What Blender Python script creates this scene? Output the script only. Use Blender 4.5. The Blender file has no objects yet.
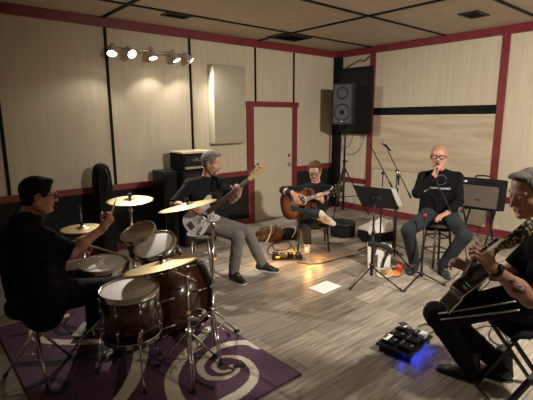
import bpy, bmesh, math, random
import numpy as np
from mathutils import Vector, Matrix
random.seed(7); rng = np.random.default_rng(11)
PI = math.pi
C = bpy.context.scene.collection
# ------------------------------------------------------------------ camera geometry
F, TH, RO, YA, H = 422.8, .19022, -.00585, .71247, 1.78
_c, _s = math.cos(YA), math.sin(YA)
_r0 = np.array([_c, -_s, 0]); FW = np.array([_s*math.cos(TH), _c*math.cos(TH), -math.sin(TH)]); _u0 = np.cross(_r0, FW)
RT = _r0*math.cos(RO)+_u0*math.sin(RO); UP = -_r0*math.sin(RO)+_u0*math.cos(RO)
def ray(x, y): return FW+RT*(x-266.5)/F-UP*(y-200)/F
def D(x, y, w): return np.array([0, 0, H])+ray(x, y)*w            # point at depth w
def FL(x, y, z=0.): d = ray(x, y); return np.array([0, 0, H])+d*(z-H)/d[2]   # point on a level
def PR(p):
    d = np.array(p, float)-[0, 0, H]; w = d@FW; return (266.5+F*(d@RT)/w, 200-F*(d@UP)/w, w)
XR, YL, CZ = 6.68, 5.607, 3.04       # right wall, left wall, ceiling
X0, Y0 = -1.3, -1.4                  # the two walls behind the camera
# ------------------------------------------------------------------ materials
def pm(name, c1, c2=None, scale=20, rough=.6, metal=0., bump=.0, stretch=(1, 1, 1), emit=None, estr=0, coat=0, detail=4, spec=None):
    m = bpy.data.materials.new(name); m.use_nodes = True; nt = m.node_tree; n = nt.nodes; L = nt.links
    b = n['Principled BSDF']; b.inputs['Roughness'].default_value = rough; b.inputs['Metallic'].default_value = metal
    if coat: b.inputs['Coat Weight'].default_value = coat; b.inputs['Coat Roughness'].default_value = .12
    if spec is not None: b.inputs['Specular IOR Level'].default_value = spec
    if c2 is None: c2 = tuple(v*.82 for v in c1)
    tc = n.new('ShaderNodeTexCoord'); mp = n.new('ShaderNodeMapping'); mp.inputs['Scale'].default_value = stretch
    no = n.new('ShaderNodeTexNoise'); no.inputs['Scale'].default_value = scale; no.inputs['Detail'].default_value = detail
    L.new(tc.outputs['Object'], mp.inputs['Vector']); L.new(mp.outputs[0], no.inputs['Vector'])
    r = n.new('ShaderNodeValToRGB'); r.color_ramp.elements[0].position = .35; r.color_ramp.elements[1].position = .65
    r.color_ramp.elements[0].color = (*c1, 1); r.color_ramp.elements[1].color = (*c2, 1)
    L.new(no.outputs['Fac'], r.inputs[0]); L.new(r.outputs[0], b.inputs['Base Color'])
    if bump:
        bu = n.new('ShaderNodeBump'); bu.inputs['Strength'].default_value = bump; bu.inputs['Distance'].default_value = .01
        L.new(no.outputs['Fac'], bu.inputs['Height']); L.new(bu.outputs[0], b.inputs['Normal'])
    if emit: b.inputs['Emission Color'].default_value = (*emit, 1); b.inputs['Emission Strength'].default_value = estr
    return m
M = {}
M['ply'] = pm('pale plywood', (.53, .465, .355), (.47, .41, .31), 3, .62, stretch=(6, 6, .5), detail=6)
M['ply2'] = pm('grained plywood', (.50, .42, .31), (.40, .32, .22), 2.2, .55, stretch=(1, .7, 5), detail=8)
M['ceil'] = pm('ceiling plywood', (.58, .50, .415), (.51, .44, .365), 2.5, .7, stretch=(1, 3, 1), detail=5)
M['red'] = pm('red painted trim', (.175, .020, .028), (.145, .016, .023), 8, .45)
M['blacktrim'] = pm('black batten paint', (.004, .0045, .005), (.007, .007, .0075), 12, .6, spec=.12)
M['wains'] = pm('dark carpet wall covering', (.014, .015, .015), (.022, .023, .022), 60, .95, bump=.3, spec=.1)
M['door'] = pm('cream door paint', (.52, .47, .37), (.49, .44, .34), 5, .5)
M['fabricpanel'] = pm('beige acoustic fabric', (.36, .33, .25), (.31, .28, .21), 90, .95, bump=.3, stretch=(1, 1, .4))
M['chrome'] = pm('chrome', (.72, .72, .72), (.62, .62, .63), 10, .16, 1.)
M['steel'] = pm('brushed steel', (.42, .42, .42), (.34, .34, .35), 30, .34, 1.)
M['gold'] = pm('bronze cymbal', (.72, .56, .30), (.62, .45, .21), 8, .34, .75)
M['black'] = pm('satin black', (.006, .006, .007), (.010, .010, .011), 30, .45, spec=.3)
M['matte'] = pm('matte black tolex', (.006, .006, .007), (.012, .012, .013), 80, .85, bump=.2, spec=.15)
M['grille'] = pm('dark grey speaker mesh', (.04, .042, .045), (.06, .062, .066), 250, .7, bump=.4)
M['silvergrille'] = pm('silver grille cloth', (.105, .085, .072), (.08, .064, .054), 120, .8, bump=.3)
M['white'] = pm('white', (.78, .77, .74), (.72, .71, .68), 15, .5)
M['cream'] = pm('cream', (.70, .62, .45), (.62, .54, .38), 15, .5)
M['head'] = pm('coated drum head', (.82, .80, .75), (.70, .68, .63), 6, .55)
M['clearhead'] = pm('worn drum head', (.42, .36, .30), (.32, .27, .21), 6, .4)
M['drumwood'] = pm('brown lacquered maple shell', (.065, .020, .009), (.030, .009, .005), 5, .25, stretch=(1, 1, .3), coat=.6)
M['rubber'] = pm('black rubber', (.012, .012, .012), (.018, .018, .018), 40, .8)
M['yellow'] = pm('yellow tape', (.75, .55, .05), (.7, .5, .04), 20, .6)
M['paper'] = pm('white paper', (.80, .80, .76), (.74, .74, .71), 18, .8)
M['ink'] = pm('printed ink', (.10, .10, .10), (.2, .2, .2), 40, .8)
M['maple'] = pm('maple neck', (.62, .43, .22), (.52, .34, .16), 8, .35, stretch=(1, 1, 1), coat=.3)
M['rosewood'] = pm('rosewood fingerboard', (.075, .04, .025), (.045, .025, .015), 12, .4)
M['brownbag'] = pm('tan canvas', (.19, .105, .05), (.05, .028, .016), 20, .9, bump=.4)
M['redcup'] = pm('red plastic', (.55, .03, .03), (.45, .02, .02), 10, .3)
M['orange'] = pm('orange plastic', (.75, .27, .05), (.65, .2, .04), 10, .4)
M['hole'] = pm('deep black', (.003, .003, .003), (.004, .004, .004), 10, .9)
def wallply(name, m):   # faint vertical streaks and broad mottling on the panel sheets
    nt = m.node_tree; n = nt.nodes; L = nt.links
    return m
# ------------------------------------------------------------------ mesh builder
def V(p): return Vector((float(p[0]), float(p[1]), float(p[2])))
def frame(d):
    d = V(d).normalized(); a = Vector((0, 0, 1)) if abs(d.z) < .9 else Vector((1, 0, 0))
    x = a.cross(d).normalized(); return x, d.cross(x).normalized(), d
class MB:
    def __init__(s): s.v = []; s.f = []; s.m = []; s.sm = []
    def add(s, vs, fs, mi=0, smooth=False):
        o = len(s.v); s.v += [tuple(float(c) for c in p) for p in vs]
        s.f += [[i+o for i in f] for f in fs]; s.m += [mi]*len(fs); s.sm += [smooth]*len(fs); return s
    def box(s, c, size, rz=0, mi=0, R=None):
        a, b, d = [x/2 for x in size]; c = V(c)
        R = R or Matrix.Rotation(rz, 3, 'Z')
        vs = [c+R@Vector((i*a, j*b, k*d)) for i in (-1, 1) for j in (-1, 1) for k in (-1, 1)]
        return s.add(vs, [(0, 1, 3, 2), (4, 6, 7, 5), (0, 4, 5, 1), (2, 3, 7, 6), (0, 2, 6, 4), (1, 5, 7, 3)], mi)
    def bx(s, a, b, mi=0): return s.box([(a[i]+b[i])/2 for i in range(3)], [abs(a[i]-b[i]) for i in range(3)], mi=mi)
    def tube(s, p0, p1, r0, r1=None, n=12, mi=0, cap=True):
        r1 = r0 if r1 is None else r1; p0, p1 = V(p0), V(p1); x, y, d = frame(p1-p0)
        vs = []
        for p, r in ((p0, r0), (p1, r1)):
            vs += [p+(x*math.cos(2*PI*i/n)+y*math.sin(2*PI*i/n))*r for i in range(n)]
        s.add(vs, [(i, (i+1) % n, n+(i+1) % n, n+i) for i in range(n)], mi, True)
        if cap: s.add(vs, [tuple(range(n-1, -1, -1)), tuple(range(n, 2*n))], mi)
        return s
    def path(s, pts, r, n=8, mi=0, closed=False, cap=True):
        pts = [V(p) for p in pts]; N = len(pts); rs = r if isinstance(r, (list, tuple)) else [r]*N
        vs = []; up = None
        for i, p in enumerate(pts):
            if closed: t = pts[(i+1) % N]-pts[i-1]
            else: t = pts[min(i+1, N-1)]-pts[max(i-1, 0)]
            t.normalize()
            if up is None: up = frame(t)[0]
            up = (up-t*up.dot(t)).normalized(); w = t.cross(up)
            vs += [p+(up*math.cos(2*PI*k/n)+w*math.sin(2*PI*k/n))*rs[i] for k in range(n)]
        fs = []
        for i in range(N if closed else N-1):
            a, b = i*n, ((i+1) % N)*n
            fs += [(a+k, a+(k+1) % n, b+(k+1) % n, b+k) for k in range(n)]
        s.add(vs, fs, mi, True)
        if cap and not closed: s.add(vs, [tuple(range(n-1, -1, -1)), tuple(range((N-1)*n, N*n))], mi)
        return s
    def lathe(s, prof, o=(0, 0, 0), axis=(0, 0, 1), n=32, mi=0, smooth=True):   # prof: (radius, height)
        o = V(o); x, y, d = frame(axis); vs = []
        for r, h in prof:
            r = max(r, 1e-5); vs += [o+d*h+(x*math.cos(2*PI*i/n)+y*math.sin(2*PI*i/n))*r for i in range(n)]
        fs = []
        for k in range(len(prof)-1):
            fs += [(k*n+i, k*n+(i+1) % n, (k+1)*n+(i+1) % n, (k+1)*n+i) for i in range(n)]
        return s.add(vs, fs, mi, smooth)
    def torus(s, c, axis, R, r, n=32, k=8, mi=0):
        x, y, d = frame(axis); c = V(c)
        return s.path([c+(x*math.cos(2*PI*i/n)+y*math.sin(2*PI*i/n))*R for i in range(n)], r, k, mi, True)
    def prism(s, pts, o, ux, uy, th, mi=0):   # outline in a plane, centred thickness
        o, ux, uy = V(o), V(ux), V(uy); nn = ux.cross(uy).normalized(); N = len(pts)
        vs = [o+ux*a+uy*b+nn*th/2 for a, b in pts]+[o+ux*a+uy*b-nn*th/2 for a, b in pts]
        s.add(vs, [tuple(range(N)), tuple(range(2*N-1, N-1, -1))], mi)
        return s.add(vs, [(i, i+N, (i+1) % N+N, (i+1) % N) for i in range(N)], mi, False)
    def ball(s, c, r, mi=0, n=12, sc=(1, 1, 1)):
        c = V(c); vs = []; fs = []; m = n//2+1
        for j in range(m):
            a = PI*j/(m-1)
            vs += [c+Vector((max(math.sin(a), 1e-4)*math.cos(2*PI*i/n)*sc[0], max(math.sin(a), 1e-4)*math.sin(2*PI*i/n)*sc[1], math.cos(a)*sc[2]))*r for i in range(n)]
        for j in range(m-1): fs += [(j*n+i, (j+1)*n+i, (j+1)*n+(i+1) % n, j*n+(i+1) % n) for i in range(n)]
        return s.add(vs, fs, mi, True)
    def build(s, name, mats, parent=None, bevel=0, org=None, seg=2):
        me = bpy.data.meshes.new(name)
        if org is None and parent is None and s.v:
            a = np.array(s.v); org = ((a[:, 0].min()+a[:, 0].max())/2, (a[:, 1].min()+a[:, 1].max())/2, a[:, 2].min())
        if parent is not None: org = parent['_o'] if '_o' in parent else (0, 0, 0)
        o = bpy.data.objects.new(name, me); C.objects.link(o)
        vs = [(x-org[0], y-org[1], z-org[2]) for x, y, z in s.v]
        me.from_pydata(vs, [], s.f); me.polygons.foreach_set('material_index', s.m); me.polygons.foreach_set('use_smooth', s.sm)
        bm = bmesh.new(); bm.from_mesh(me); bmesh.ops.remove_doubles(bm, verts=bm.verts, dist=1e-6)
        bmesh.ops.recalc_face_normals(bm, faces=bm.faces); bm.to_mesh(me); bm.free()
        if isinstance(mats, (str, bpy.types.Material)): mats = [mats]
        for m in mats: me.materials.append(M[m] if isinstance(m, str) else m)
        me.update()
        if parent is None: o.location = org; o['_o'] = list(org)
        else: o.parent = parent; o['_o'] = list(org)
        if bevel:
            b = o.modifiers.new('bevel', 'BEVEL'); b.width = bevel; b.segments = seg; b.limit_method = 'ANGLE'; b.angle_limit = .9
        return o
def tag(o, label, cat, group=None, kind=None):
    o['label'] = label; o['category'] = cat
    if group: o['group'] = group
    if kind: o['kind'] = kind
    return o
def thing(name, label, cat, loc, group=None):
    o = bpy.data.objects.new(name, None); C.objects.link(o); o.location = V(loc); o['_o'] = [float(v) for v in loc]
    o.empty_display_size = .1
    return tag(o, label, cat, group)
def struct(name, mb, mats, parent=None, bevel=0):
    o = mb.build(name, mats, parent, bevel, org=(0, 0, 0))
    if parent is None: o['kind'] = 'structure'
    return o
def copy_tree(o, parent=None):
    c = o.copy(); C.objects.link(c); c.parent = parent
    for ch in list(o.children): copy_tree(ch, c)
    return c
def catmull(pts, k=6, closed=False):
    P = [np.array(p, float) for p in pts]; N = len(P); out = []
    for i in range(N if closed else N-1):
        if closed: a, b, c, d = P[i-1], P[i], P[(i+1) % N], P[(i+2) % N]
        else: a, b, c, d = P[max(i-1, 0)], P[i], P[i+1], P[min(i+2, N-1)]
        for j in range(k):
            t = j/k; out.append(.5*((2*b)+(-a+c)*t+(2*a-5*b+4*c-d)*t*t+(-a+3*b-3*c+d)*t**3))
    if not closed: out.append(P[-1])
    return out
# ================================================================== THE ROOM
def floor_material():
    m = bpy.data.materials.new('grey laminate planks'); m.use_nodes = True; nt = m.node_tree; n = nt.nodes; L = nt.links
    b = n['Principled BSDF']; tc = n.new('ShaderNodeTexCoord')
    br = n.new('ShaderNodeTexBrick'); br.offset = .37; br.inputs['Scale'].default_value = 1
    br.inputs['Brick Width'].default_value = 1.25; br.inputs['Row Height'].default_value = .19
    br.inputs['Mortar Size'].default_value = .0018; br.inputs['Mortar Smooth'].default_value = .1; br.inputs['Bias'].default_value = 0
    br.inputs['Color1'].default_value = (.185, .158, .130, 1); br.inputs['Color2'].default_value = (.40, .35, .295, 1)
    br.inputs['Mortar'].default_value = (.04, .033, .027, 1)
    L.new(tc.outputs['Object'], br.inputs['Vector'])
    mp = n.new('ShaderNodeMapping'); mp.inputs['Scale'].default_value = (1.3, 16, 1)
    no = n.new('ShaderNodeTexNoise'); no.inputs['Scale'].default_value = 2.2; no.inputs['Detail'].default_value = 8; no.inputs['Roughness'].default_value = .65
    L.new(tc.outputs['Object'], mp.inputs[0]); L.new(mp.outputs[0], no.inputs['Vector'])
    r = n.new('ShaderNodeValToRGB'); r.color_ramp.elements[0].position = .3; r.color_ramp.elements[1].position = .72
    r.color_ramp.elements[0].color = (.42, .39, .36, 1); r.color_ramp.elements[1].color = (1.35, 1.35, 1.33, 1)
    L.new(no.outputs['Fac'], r.inputs[0])
    mx = n.new('ShaderNodeMix'); mx.data_type = 'RGBA'; mx.blend_type = 'MULTIPLY'; mx.inputs['Factor'].default_value = 1
    L.new(br.outputs['Color'], mx.inputs['A']); L.new(r.outputs[0], mx.inputs['B']); L.new(mx.outputs['Result'], b.inputs['Base Color'])
    b.inputs['Roughness'].default_value = .42
    bu = n.new('ShaderNodeBump'); bu.inputs['Strength'].default_value = .25; bu.inputs['Distance'].default_value = .004
    L.new(no.outputs['Fac'], bu.inputs['Height']); L.new(bu.outputs[0], b.inputs['Normal'])
    return m
M['floor'] = floor_material()
T = .12
struct('floor', MB().bx((X0-T, Y0-T, -.1), (XR+T, YL+T, 0)), 'floor')
struct('ceiling', MB().bx((X0-T, Y0-T, CZ), (XR+T, YL+T, CZ+.1)), 'ceil')
# door opening is only a slab in the wall
DX0, DX1, DZ = 4.57, 5.40, 1.985
w = MB()
w.bx((X0, YL, .89), (XR+T, YL+T, CZ)); struct('wall_left', w, 'ply')
struct('wall_left_base', MB().bx((X0, YL, 0), (XR+T, YL+T, .89)), 'wains')
struct('wall_right', MB().bx((XR, Y0, 0), (XR+T, YL, CZ)), 'ply')
struct('wall_rear', MB().bx((X0, Y0-T, 0), (XR+T, Y0, CZ)), 'ply')
struct('wall_side', MB().bx((X0-T, Y0-T, 0), (X0, YL+T, CZ)), 'ply')
# red crown trim, rails, baseboards
e = .028
struct('trim_2', MB().bx((X0, YL-e, CZ-.118), (XR, YL, CZ)), 'red', bevel=.003)
struct('trim_3', MB().bx((XR-e, Y0, CZ-.118), (XR, YL-e, CZ)), 'red', bevel=.003)
struct('trim_4', MB().bx((X0, YL-e, .84), (4.41, YL, .92)).bx((5.575, YL-e, .80), (XR-.14, YL, .90)), 'red', bevel=.003)
struct('baseboard_left', MB().bx((X0, YL-.024, 0), (4.41, YL-.0, .10)).bx((5.575, YL-.024, 0), (XR, YL, .10)), 'red', bevel=.003)
struct('baseboard_right', MB().bx((XR-.024, Y0, 0), (XR, YL-.024, .12)), 'red', bevel=.003)
struct('trim_5', MB().bx((XR-e, 4.80, .54), (XR, YL-.03, .63)), 'red', bevel=.003)          # low rail by the corner
struct('trim_6', MB().bx((XR-e, 4.70, .12), (XR, 4.80, CZ-.118)), 'red', bevel=.003)          # post 1
struct('trim_7', MB().bx((XR-e, 2.47, .12), (XR, 2.57, CZ-.118)), 'red', bevel=.003)          # post 2
struct('trim_8', MB().bx((XR-e, Y0, .54), (XR, 2.47, .63)), 'red', bevel=.003)
struct('trim_9', MB().bx((XR-.03, 2.57, 1.83), (XR, 4.70, 1.96)), 'blacktrim', bevel=.003)    # black band
struct('trim_10', MB().bx((XR-.014, 2.57, .85), (XR, 4.70, 1.80)), 'ply2', bevel=.002)        # grained plywood sheet
struct('trim_11', MB().bx((XR-.012, 2.57, 1.815), (XR, 4.70, 1.829)), 'cream')
# black battens on the left wall, every 1.22 m
k = 12
for x in (-.32, .905, 2.155, 3.375, 4.61, 5.50):
    z0 = 2.065 if x in (4.61, 5.50) else .92
    struct('trim_%d' % k, MB().bx((x-.018, YL-.014, z0), (x+.018, YL, CZ-.118)), 'blacktrim', bevel=.002); k += 1
# black corner column
struct('trim_%d' % k, MB().bx((XR-.10, YL-.16, 0), (XR-.03, YL-.0, CZ-.118)).bx((XR-.03, YL-.16, 0), (XR, YL, CZ-.118)), 'blacktrim', bevel=.003); k += 1
# black ceiling battens
for y in (4.80, 3.42, 2.08, .75, -.6):
    struct('trim_%d' % k, MB().bx((X0, y-.023, CZ-.012), (XR, y+.023, CZ)), 'blacktrim'); k += 1
for x in (-.35, 2.13, 4.66):
    struct('trim_%d' % k, MB().bx((x-.023, Y0, CZ-.014), (x+.023, YL, CZ)), 'blacktrim'); k += 1
# door with its red frame
fr = MB().bx((DX0-.16, YL-.035, 0), (DX0-.02, YL, 2.06)).bx((DX1+.05, YL-.035, 0), (DX1+.17, YL, 2.06)).bx((DX0-.19, YL-.04, 1.975), (DX1+.20, YL, 2.065))
d = struct('door_1', MB().bx((DX0-.02, YL-.020, .012), (DX1+.05, YL, 1.975)), 'door')
struct('door_frame', fr, 'red', d, bevel=.004)
struct('door_threshold', MB().bx((DX0-.02, YL-.06, 0), (DX1+.05, YL-.0, .012)), 'steel', d)
h = MB().lathe([(0, -.012), (.026, -.012), (.03, 0), (.03, .004), (0.012, .006), (.012, .03), (.027, .038), (.03, .055), (.02, .066), (0, .068)], (DX1-.03, YL-.022, .96), (0, -1, 0), 20)
struct('door_knob', h, 'steel', d)
struct('deadbolt', MB().lathe([(0, 0), (.028, 0), (.028, .012), (.014, .016), (0, .016)], (DX1-.03, YL-.02, 1.12), (0, -1, 0), 18), 'red', d)
# ceiling vents
def vent(cx, cy, sx, sy, label):
    t = thing('ceiling_vent', label, 'vent', (cx, cy, CZ-.02), 'ceiling vents')
    f = MB(); b = .03; z0, z1 = CZ-.014, CZ
    f.bx((cx-sx/2, cy-sy/2, z0), (cx+sx/2, cy-sy/2+b, z1)).bx((cx-sx/2, cy+sy/2-b, z0), (cx+sx/2, cy+sy/2, z1))
    f.bx((cx-sx/2, cy-sy/2, z0), (cx-sx/2+b, cy+sy/2, z1)).bx((cx+sx/2-b, cy-sy/2, z0), (cx+sx/2, cy+sy/2, z1))
    f.build('frame', 'black', t)
    l = MB(); n = 8
    for i in range(n):
        y = cy-sy/2+b+(i+.5)*(sy-2*b)/n
        l.box((cx, y, CZ-.008), (sx-2*b, .018, .003), R=Matrix.Rotation(.6, 3, 'X'))
    l.build('louvres', 'black', t)
    MB().bx((cx-sx/2+b, cy-sy/2+b, CZ-.003), (cx+sx/2-b, cy+sy/2-b, CZ-.0005)).build('duct_opening', 'hole', t)
vent(2.80, 4.92, .33, .20, 'small black ceiling vent above the row of spot lamps')
vent(4.88, 5.08, .62, .40, 'large dark vent in the ceiling above the cream door')
vent(5.62, 2.54, .36, .24, 'small black ceiling vent nearest the right wall')
# acoustic panel
t = thing('sound_absorber', 'beige fabric acoustic panel hung beside the cream door', 'acoustic panel', (4.03, YL-.06, 1.38))
MB().bx((3.67, YL-.16, 1.40), (4.28, YL-.002, 2.58)).build('fabric_face', 'fabricpanel', t, bevel=.008)
# ------------------------------------------------------------------ spot lamp track on the left wall
def spot_track(name, label, p0, p1, wallax, heads):
    """bar a little off the wall, swivel reflector lamps along it"""
    t = thing(name, label, 'track light', [(p0[i]+p1[i])/2 for i in range(3)])
    MB().tube(p0, p1, .008, n=10).build('rail_bar', 'chrome', t)
    mid = (V(p0)+V(p1))/2
    wd = (YL-p0[1]) if wallax[1] else (XR-p0[0])
    for a in (.12, .88):
        pp = V(p0).lerp(V(p1), a); MB().tube(pp, pp+V(wallax)*wd, .010, n=10).lathe([(0, 0), (.035, 0), (.035, .012), (0, .014)], pp+V(wallax)*wd, -V(wallax), 18).build('wall_mount', 'chrome', t)
    for a, dr, power, ang_, bl_ in heads:
        pp = V(p0).lerp(V(p1), a); dr = V(dr).normalized()
        st = MB().tube(pp, pp+Vector((0, 0, -.035)), .008, n=8).ball(pp+Vector((0, 0, -.035)), .014)
        st.build('swivel_stem', 'chrome', t)
        o = pp+Vector((0, 0, -.035))-dr*.02
        hd = MB().lathe([(0, -.075), (.030, -.071), (.036, -.04), (.038, .01), (.052, .045), (.062, .085), (.058, .085), (.048, .047), (.030, .012), (0, .01)], o, dr, 24)
        lh = hd.build('lamp_head', 'lampmetal', t)
        bl = MB().lathe([(0, .058), (.038, .058), (.052, .068), (.054, .074), (.028, .079), (0, .080)], o, dr, 20).build('bulb', 'bulb', lh)
        ld = bpy.data.lights.new('spot', 'SPOT'); ld.energy = power; ld.color = (1., .92, .80); ld.spot_size = math.radians(ang_); ld.spot_blend = bl_; ld.shadow_soft_size = .035
        lo = bpy.data.objects.new('spot_beam', ld); C.objects.link(lo); lo.location = V(o)+dr*.092-V(t['_o']); lo.parent = t
        lo.rotation_euler = dr.to_track_quat('-Z', 'Y').to_euler()
M['lampmetal'] = pm('satin aluminium', (.62, .61, .58), (.55, .54, .52), 12, .4, .5)
M['bulb'] = pm('lit bulb', (1, .95, .85), (1, .95, .85), 5, .4, emit=(1., .88, .68), estr=14)
def onY(x, y, Y): d = ray(x, y); return np.array([0, 0, H])+d*Y/d[1]
def onX(x, y, X): d = ray(x, y); return np.array([0, 0, H])+d*X/d[0]
a, b = onY(106, 46.5, YL-.17), onY(192, 55.5, YL-.17); zz = (a[2]+b[2])/2
spot_track('track_light', 'chrome bar of five lit spot lamps high on the left wall', (a[0], YL-.17, zz), (b[0], YL-.17, zz), (0, 1, 0),
    [(.06, (-.30, -.50, -.85), 15, 130, .4), (.25, (.10, -.85, -.58), 190, 92, .7), (.50, (.05, -.32, -1), 14, 124, .35), (.78, (.25, -.36, -.9), 16, 126, .4), (.95, (.62, -.45, -.66), 105, 110, .8)])
spot_track('track_light', 'chrome spot lamp bar on the right wall, out of the picture to the right', (XR-.12, -.1, 2.72), (XR-.12, 1.1, 2.72), (1, 0, 0),
    [(.06, (-.8, .1, -.85), 16, 100, .9), (.35, (-.8, .25, -.8), 16, 100, .9), (.65, (-.75, .4, -.85), 16, 100, .9), (.95, (-.6, .6, -.9), 16, 100, .9)])
# ------------------------------------------------------------------ rug
def seg_dist(P, pts):
    d = np.full(len(P), 9.)
    for a, b in zip(pts[:-1], pts[1:]):
        ab = b-a; L = max((ab@ab), 1e-9); t = np.clip(((P-a)@ab)/L, 0, 1); d = np.minimum(d, np.linalg.norm(P-a-t[:, None]*ab, axis=1))
    return d
def rug():
    x0, x1, y0, y1, h = .43, 1.945, 1.885, 4.10, .0075
    nx, ny = int((x1-x0)/h), int((y1-y0)/h)
    gx = np.linspace(x0, x1, nx+1); gy = np.linspace(y0, y1, ny+1)
    cx, cy = (gx[:-1]+gx[1:])/2, (gy[:-1]+gy[1:])/2
    P = np.array([(a, b) for a in cx for b in cy]); mi = np.zeros(len(P), int)
    fl = lambda q: np.array([FL(*p)[:2] for p in q])
    def stroke(px, w0, w1, m):
        pts = np.array(catmull(fl(px), 6)); n = len(pts)
        for i in range(n-1):
            t = i/(n-1); wd = w0+(w1-w0)*t
            if isinstance(w1, tuple): pass
            a, b = pts[i], pts[i+1]; lo = np.minimum(a, b)-.1; hi = np.maximum(a, b)+.1
            s = np.where(np.all((P > lo) & (P < hi), axis=1))[0]
            if len(s): mi[s[seg_dist(P[s], np.array([a, b])) < wd*(1.18 if m == 1 else 1)]] = m
    K, W = 2, 1
    stroke([(2, 372), (15, 367), (32, 365), (60, 364), (95, 352), (128, 342)], .03, .05, K)
    stroke([(10, 398), (25, 391), (40, 384), (57, 381), (66, 387), (60, 395), (48, 394)], .03, .02, K)
    stroke([(12, 337), (27, 335)], .022, .022, K)
    stroke([(118, 396), (122, 372), (120, 358), (90, 360)], .03, .025, K)  # shade lying on the rug here, painted in as a black stroke
    stroke([(75, 330), (62, 326), (55, 331), (64, 336), (90, 332)], .028, .02, K)
    stroke([(66, 317), (50, 321), (36, 329), (35, 337), (46, 342), (72, 343.5), (104, 342), (140, 334)], .03, .035, W)
    stroke([(141, 338), (141, 355), (136, 375), (124, 396), (110, 412)], .05, .035, W)
    stroke([(208, 330), (196, 345), (182, 360), (172, 378), (174, 396), (184, 412)], .030, .045, W)
    stroke([(258, 348), (248, 344), (234, 344.5), (218, 349), (206, 359), (200, 368), (206, 378), (220, 380), (233, 376), (238, 370), (231, 367)], .034, .012, W)
    stroke([(222, 358), (234, 358), (246, 362), (254, 372), (253, 382), (245, 391), (232, 400), (215, 410)], .014, .04, W)
    stroke([(219, 362), (214, 368), (220, 373), (230, 372)], .018, .012, W)
    stroke([(236, 368), (243, 367)], .022, .028, K)
    stroke([(196, 352), (190, 366), (196, 382), (212, 390)], .012, .02, K)
    vs = [(a, b, .012) for a in gx for b in gy]; fs = [(i*(ny+1)+j, (i+1)*(ny+1)+j, (i+1)*(ny+1)+j+1, i*(ny+1)+j+1) for i in range(nx) for j in range(ny)]
    o = MB(); o.add(vs, fs); o.m = list(mi)
    o.bx((x0, y0, 0), (x1, y0+.004, .012), 0).bx((x0, y1-.004, 0), (x1, y1, .012), 0).bx((x0, y0, 0), (x0+.004, y1, .012), 0).bx((x1-.004, y0, 0), (x1, y1, .012), 0)
    M['rugp'] = pm('purple pile', (.115, .052, .100), (.080, .036, .070), 45, .95, bump=.6)
    M['rugw'] = pm('cream pile', (.70, .65, .54), (.60, .55, .45), 45, .95, bump=.6)
    M['rugk'] = pm('black pile', (.012, .010, .012), (.02, .017, .02), 45, .95, bump=.6)
    r = o.build('rug', ['rugp', 'rugw', 'rugk']); tag(r, 'purple rug with cream and black swirls under the drum kit', 'rug')
rug()
# ------------------------------------------------------------------ drums
RZ = .012
def frame2(ax, spin=0):
    x, y, d = frame(ax); c, s = math.cos(spin), math.sin(spin); return x*c+y*s, -x*s+y*c, d
def drum(name, label, c, axis, R, depth, shell, nl=8, head='head', group=None, legs=None, both=True, hoopm='chrome', headn='drum_head'):
    """c = centre of the batter head, axis points out of it"""
    ax = V(axis).normalized(); c = V(c); x, y, d = frame2(ax, .3)
    t = thing(name, label, 'drum', c-ax*depth, group)
    MB().lathe([(R-.008, -.004), (R, -.004), (R, -depth+.004), (R-.008, -depth+.004)], c, ax, 48).build('shell', shell, t)
    MB().lathe([(0, .002), (R-.02, .002), (R-.002, -.001), (R+.001, -.006), (R-.002, -.008)], c, ax, 48).build(headn, head, t)
    MB().lathe([(0, -.002), (R-.02, -.002), (R-.002, .001), (R+.001, .006), (R-.002, .008)], c-ax*depth, ax, 48).build('resonant_head', 'head', t)
    for s, nm in ((0, 'hoop'), (1, 'hoop')):
        o = c if s == 0 else c-ax*depth; q = 1 if s == 0 else -1
        MB().lathe([(R+.001, .010*q), (R+.009, .010*q), (R+.009, -.018*q), (R+.015, -.020*q), (R+.015, -.026*q), (R+.003, -.026*q), (R+.001, .010*q)], o, ax, 48).build(nm, hoopm, t)
    for i in range(nl):
        a = 2*PI*(i+.5)/nl; rd = x*math.cos(a)+y*math.sin(a)
        ends = ((-.022, -depth*.30), (-depth+.022, -depth*.70)) if depth > .2 else ((-.022, -depth*.45), (-depth+.022, -depth*.55))
        for e0, e1 in ends:
            m = MB().tube(c+rd*(R+.011)+ax*e0, c+rd*(R+.011)+ax*e1, .0032, n=6)
            sgn = 1 if e0 > e1 else -1
            m.tube(c+rd*(R+.011)+ax*(e1+.02*sgn), c+rd*(R+.011)+ax*(e1-.018*sgn), .0075, .009, n=8)
            m.ball(c+rd*(R+.004)+ax*(e1-.004*sgn), .012, n=8)
            m.box(c+rd*(R+.012)+ax*(e0+.002*sgn), (.014, .014, .012), R=Matrix((rd, ax.cross(rd), ax)).transposed())
            m.build('lug', 'chrome', t)
    return t
# floor tom
FTc = (1.065, 2.672, .645)
ft = drum('floor_tom', 'brown lacquered floor tom on three chrome legs at the front of the kit', FTc, (-.02, -.02, 1), .188, .335, 'drumwood', 8)
for a in (-100, 20, 140):
    r = math.radians(a); dx, dy = math.cos(r), math.sin(r); x, y = FTc[0]+dx*.215, FTc[1]+dy*.215
    m = MB().tube((x, y, .42), (x, y, .10), .0055, n=8).tube((x, y, .10), (x+dx*.05, y+dy*.05, RZ+.02), .0055, n=8)
    m.box((x-dx*.01, y-dy*.01, .36), (.034, .034, .06), rz=r); m.tube((x+dx*.015, y+dy*.015, .36), (x+dx*.04, y+dy*.04, .36), .006, n=8)
    l = m.build('leg', 'chrome', ft); MB().tube((x+dx*.047, y+dy*.047, RZ+.022), (x+dx*.055, y+dy*.055, RZ), .012, .014, n=10).build('rubber_foot', 'rubber', l)
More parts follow.
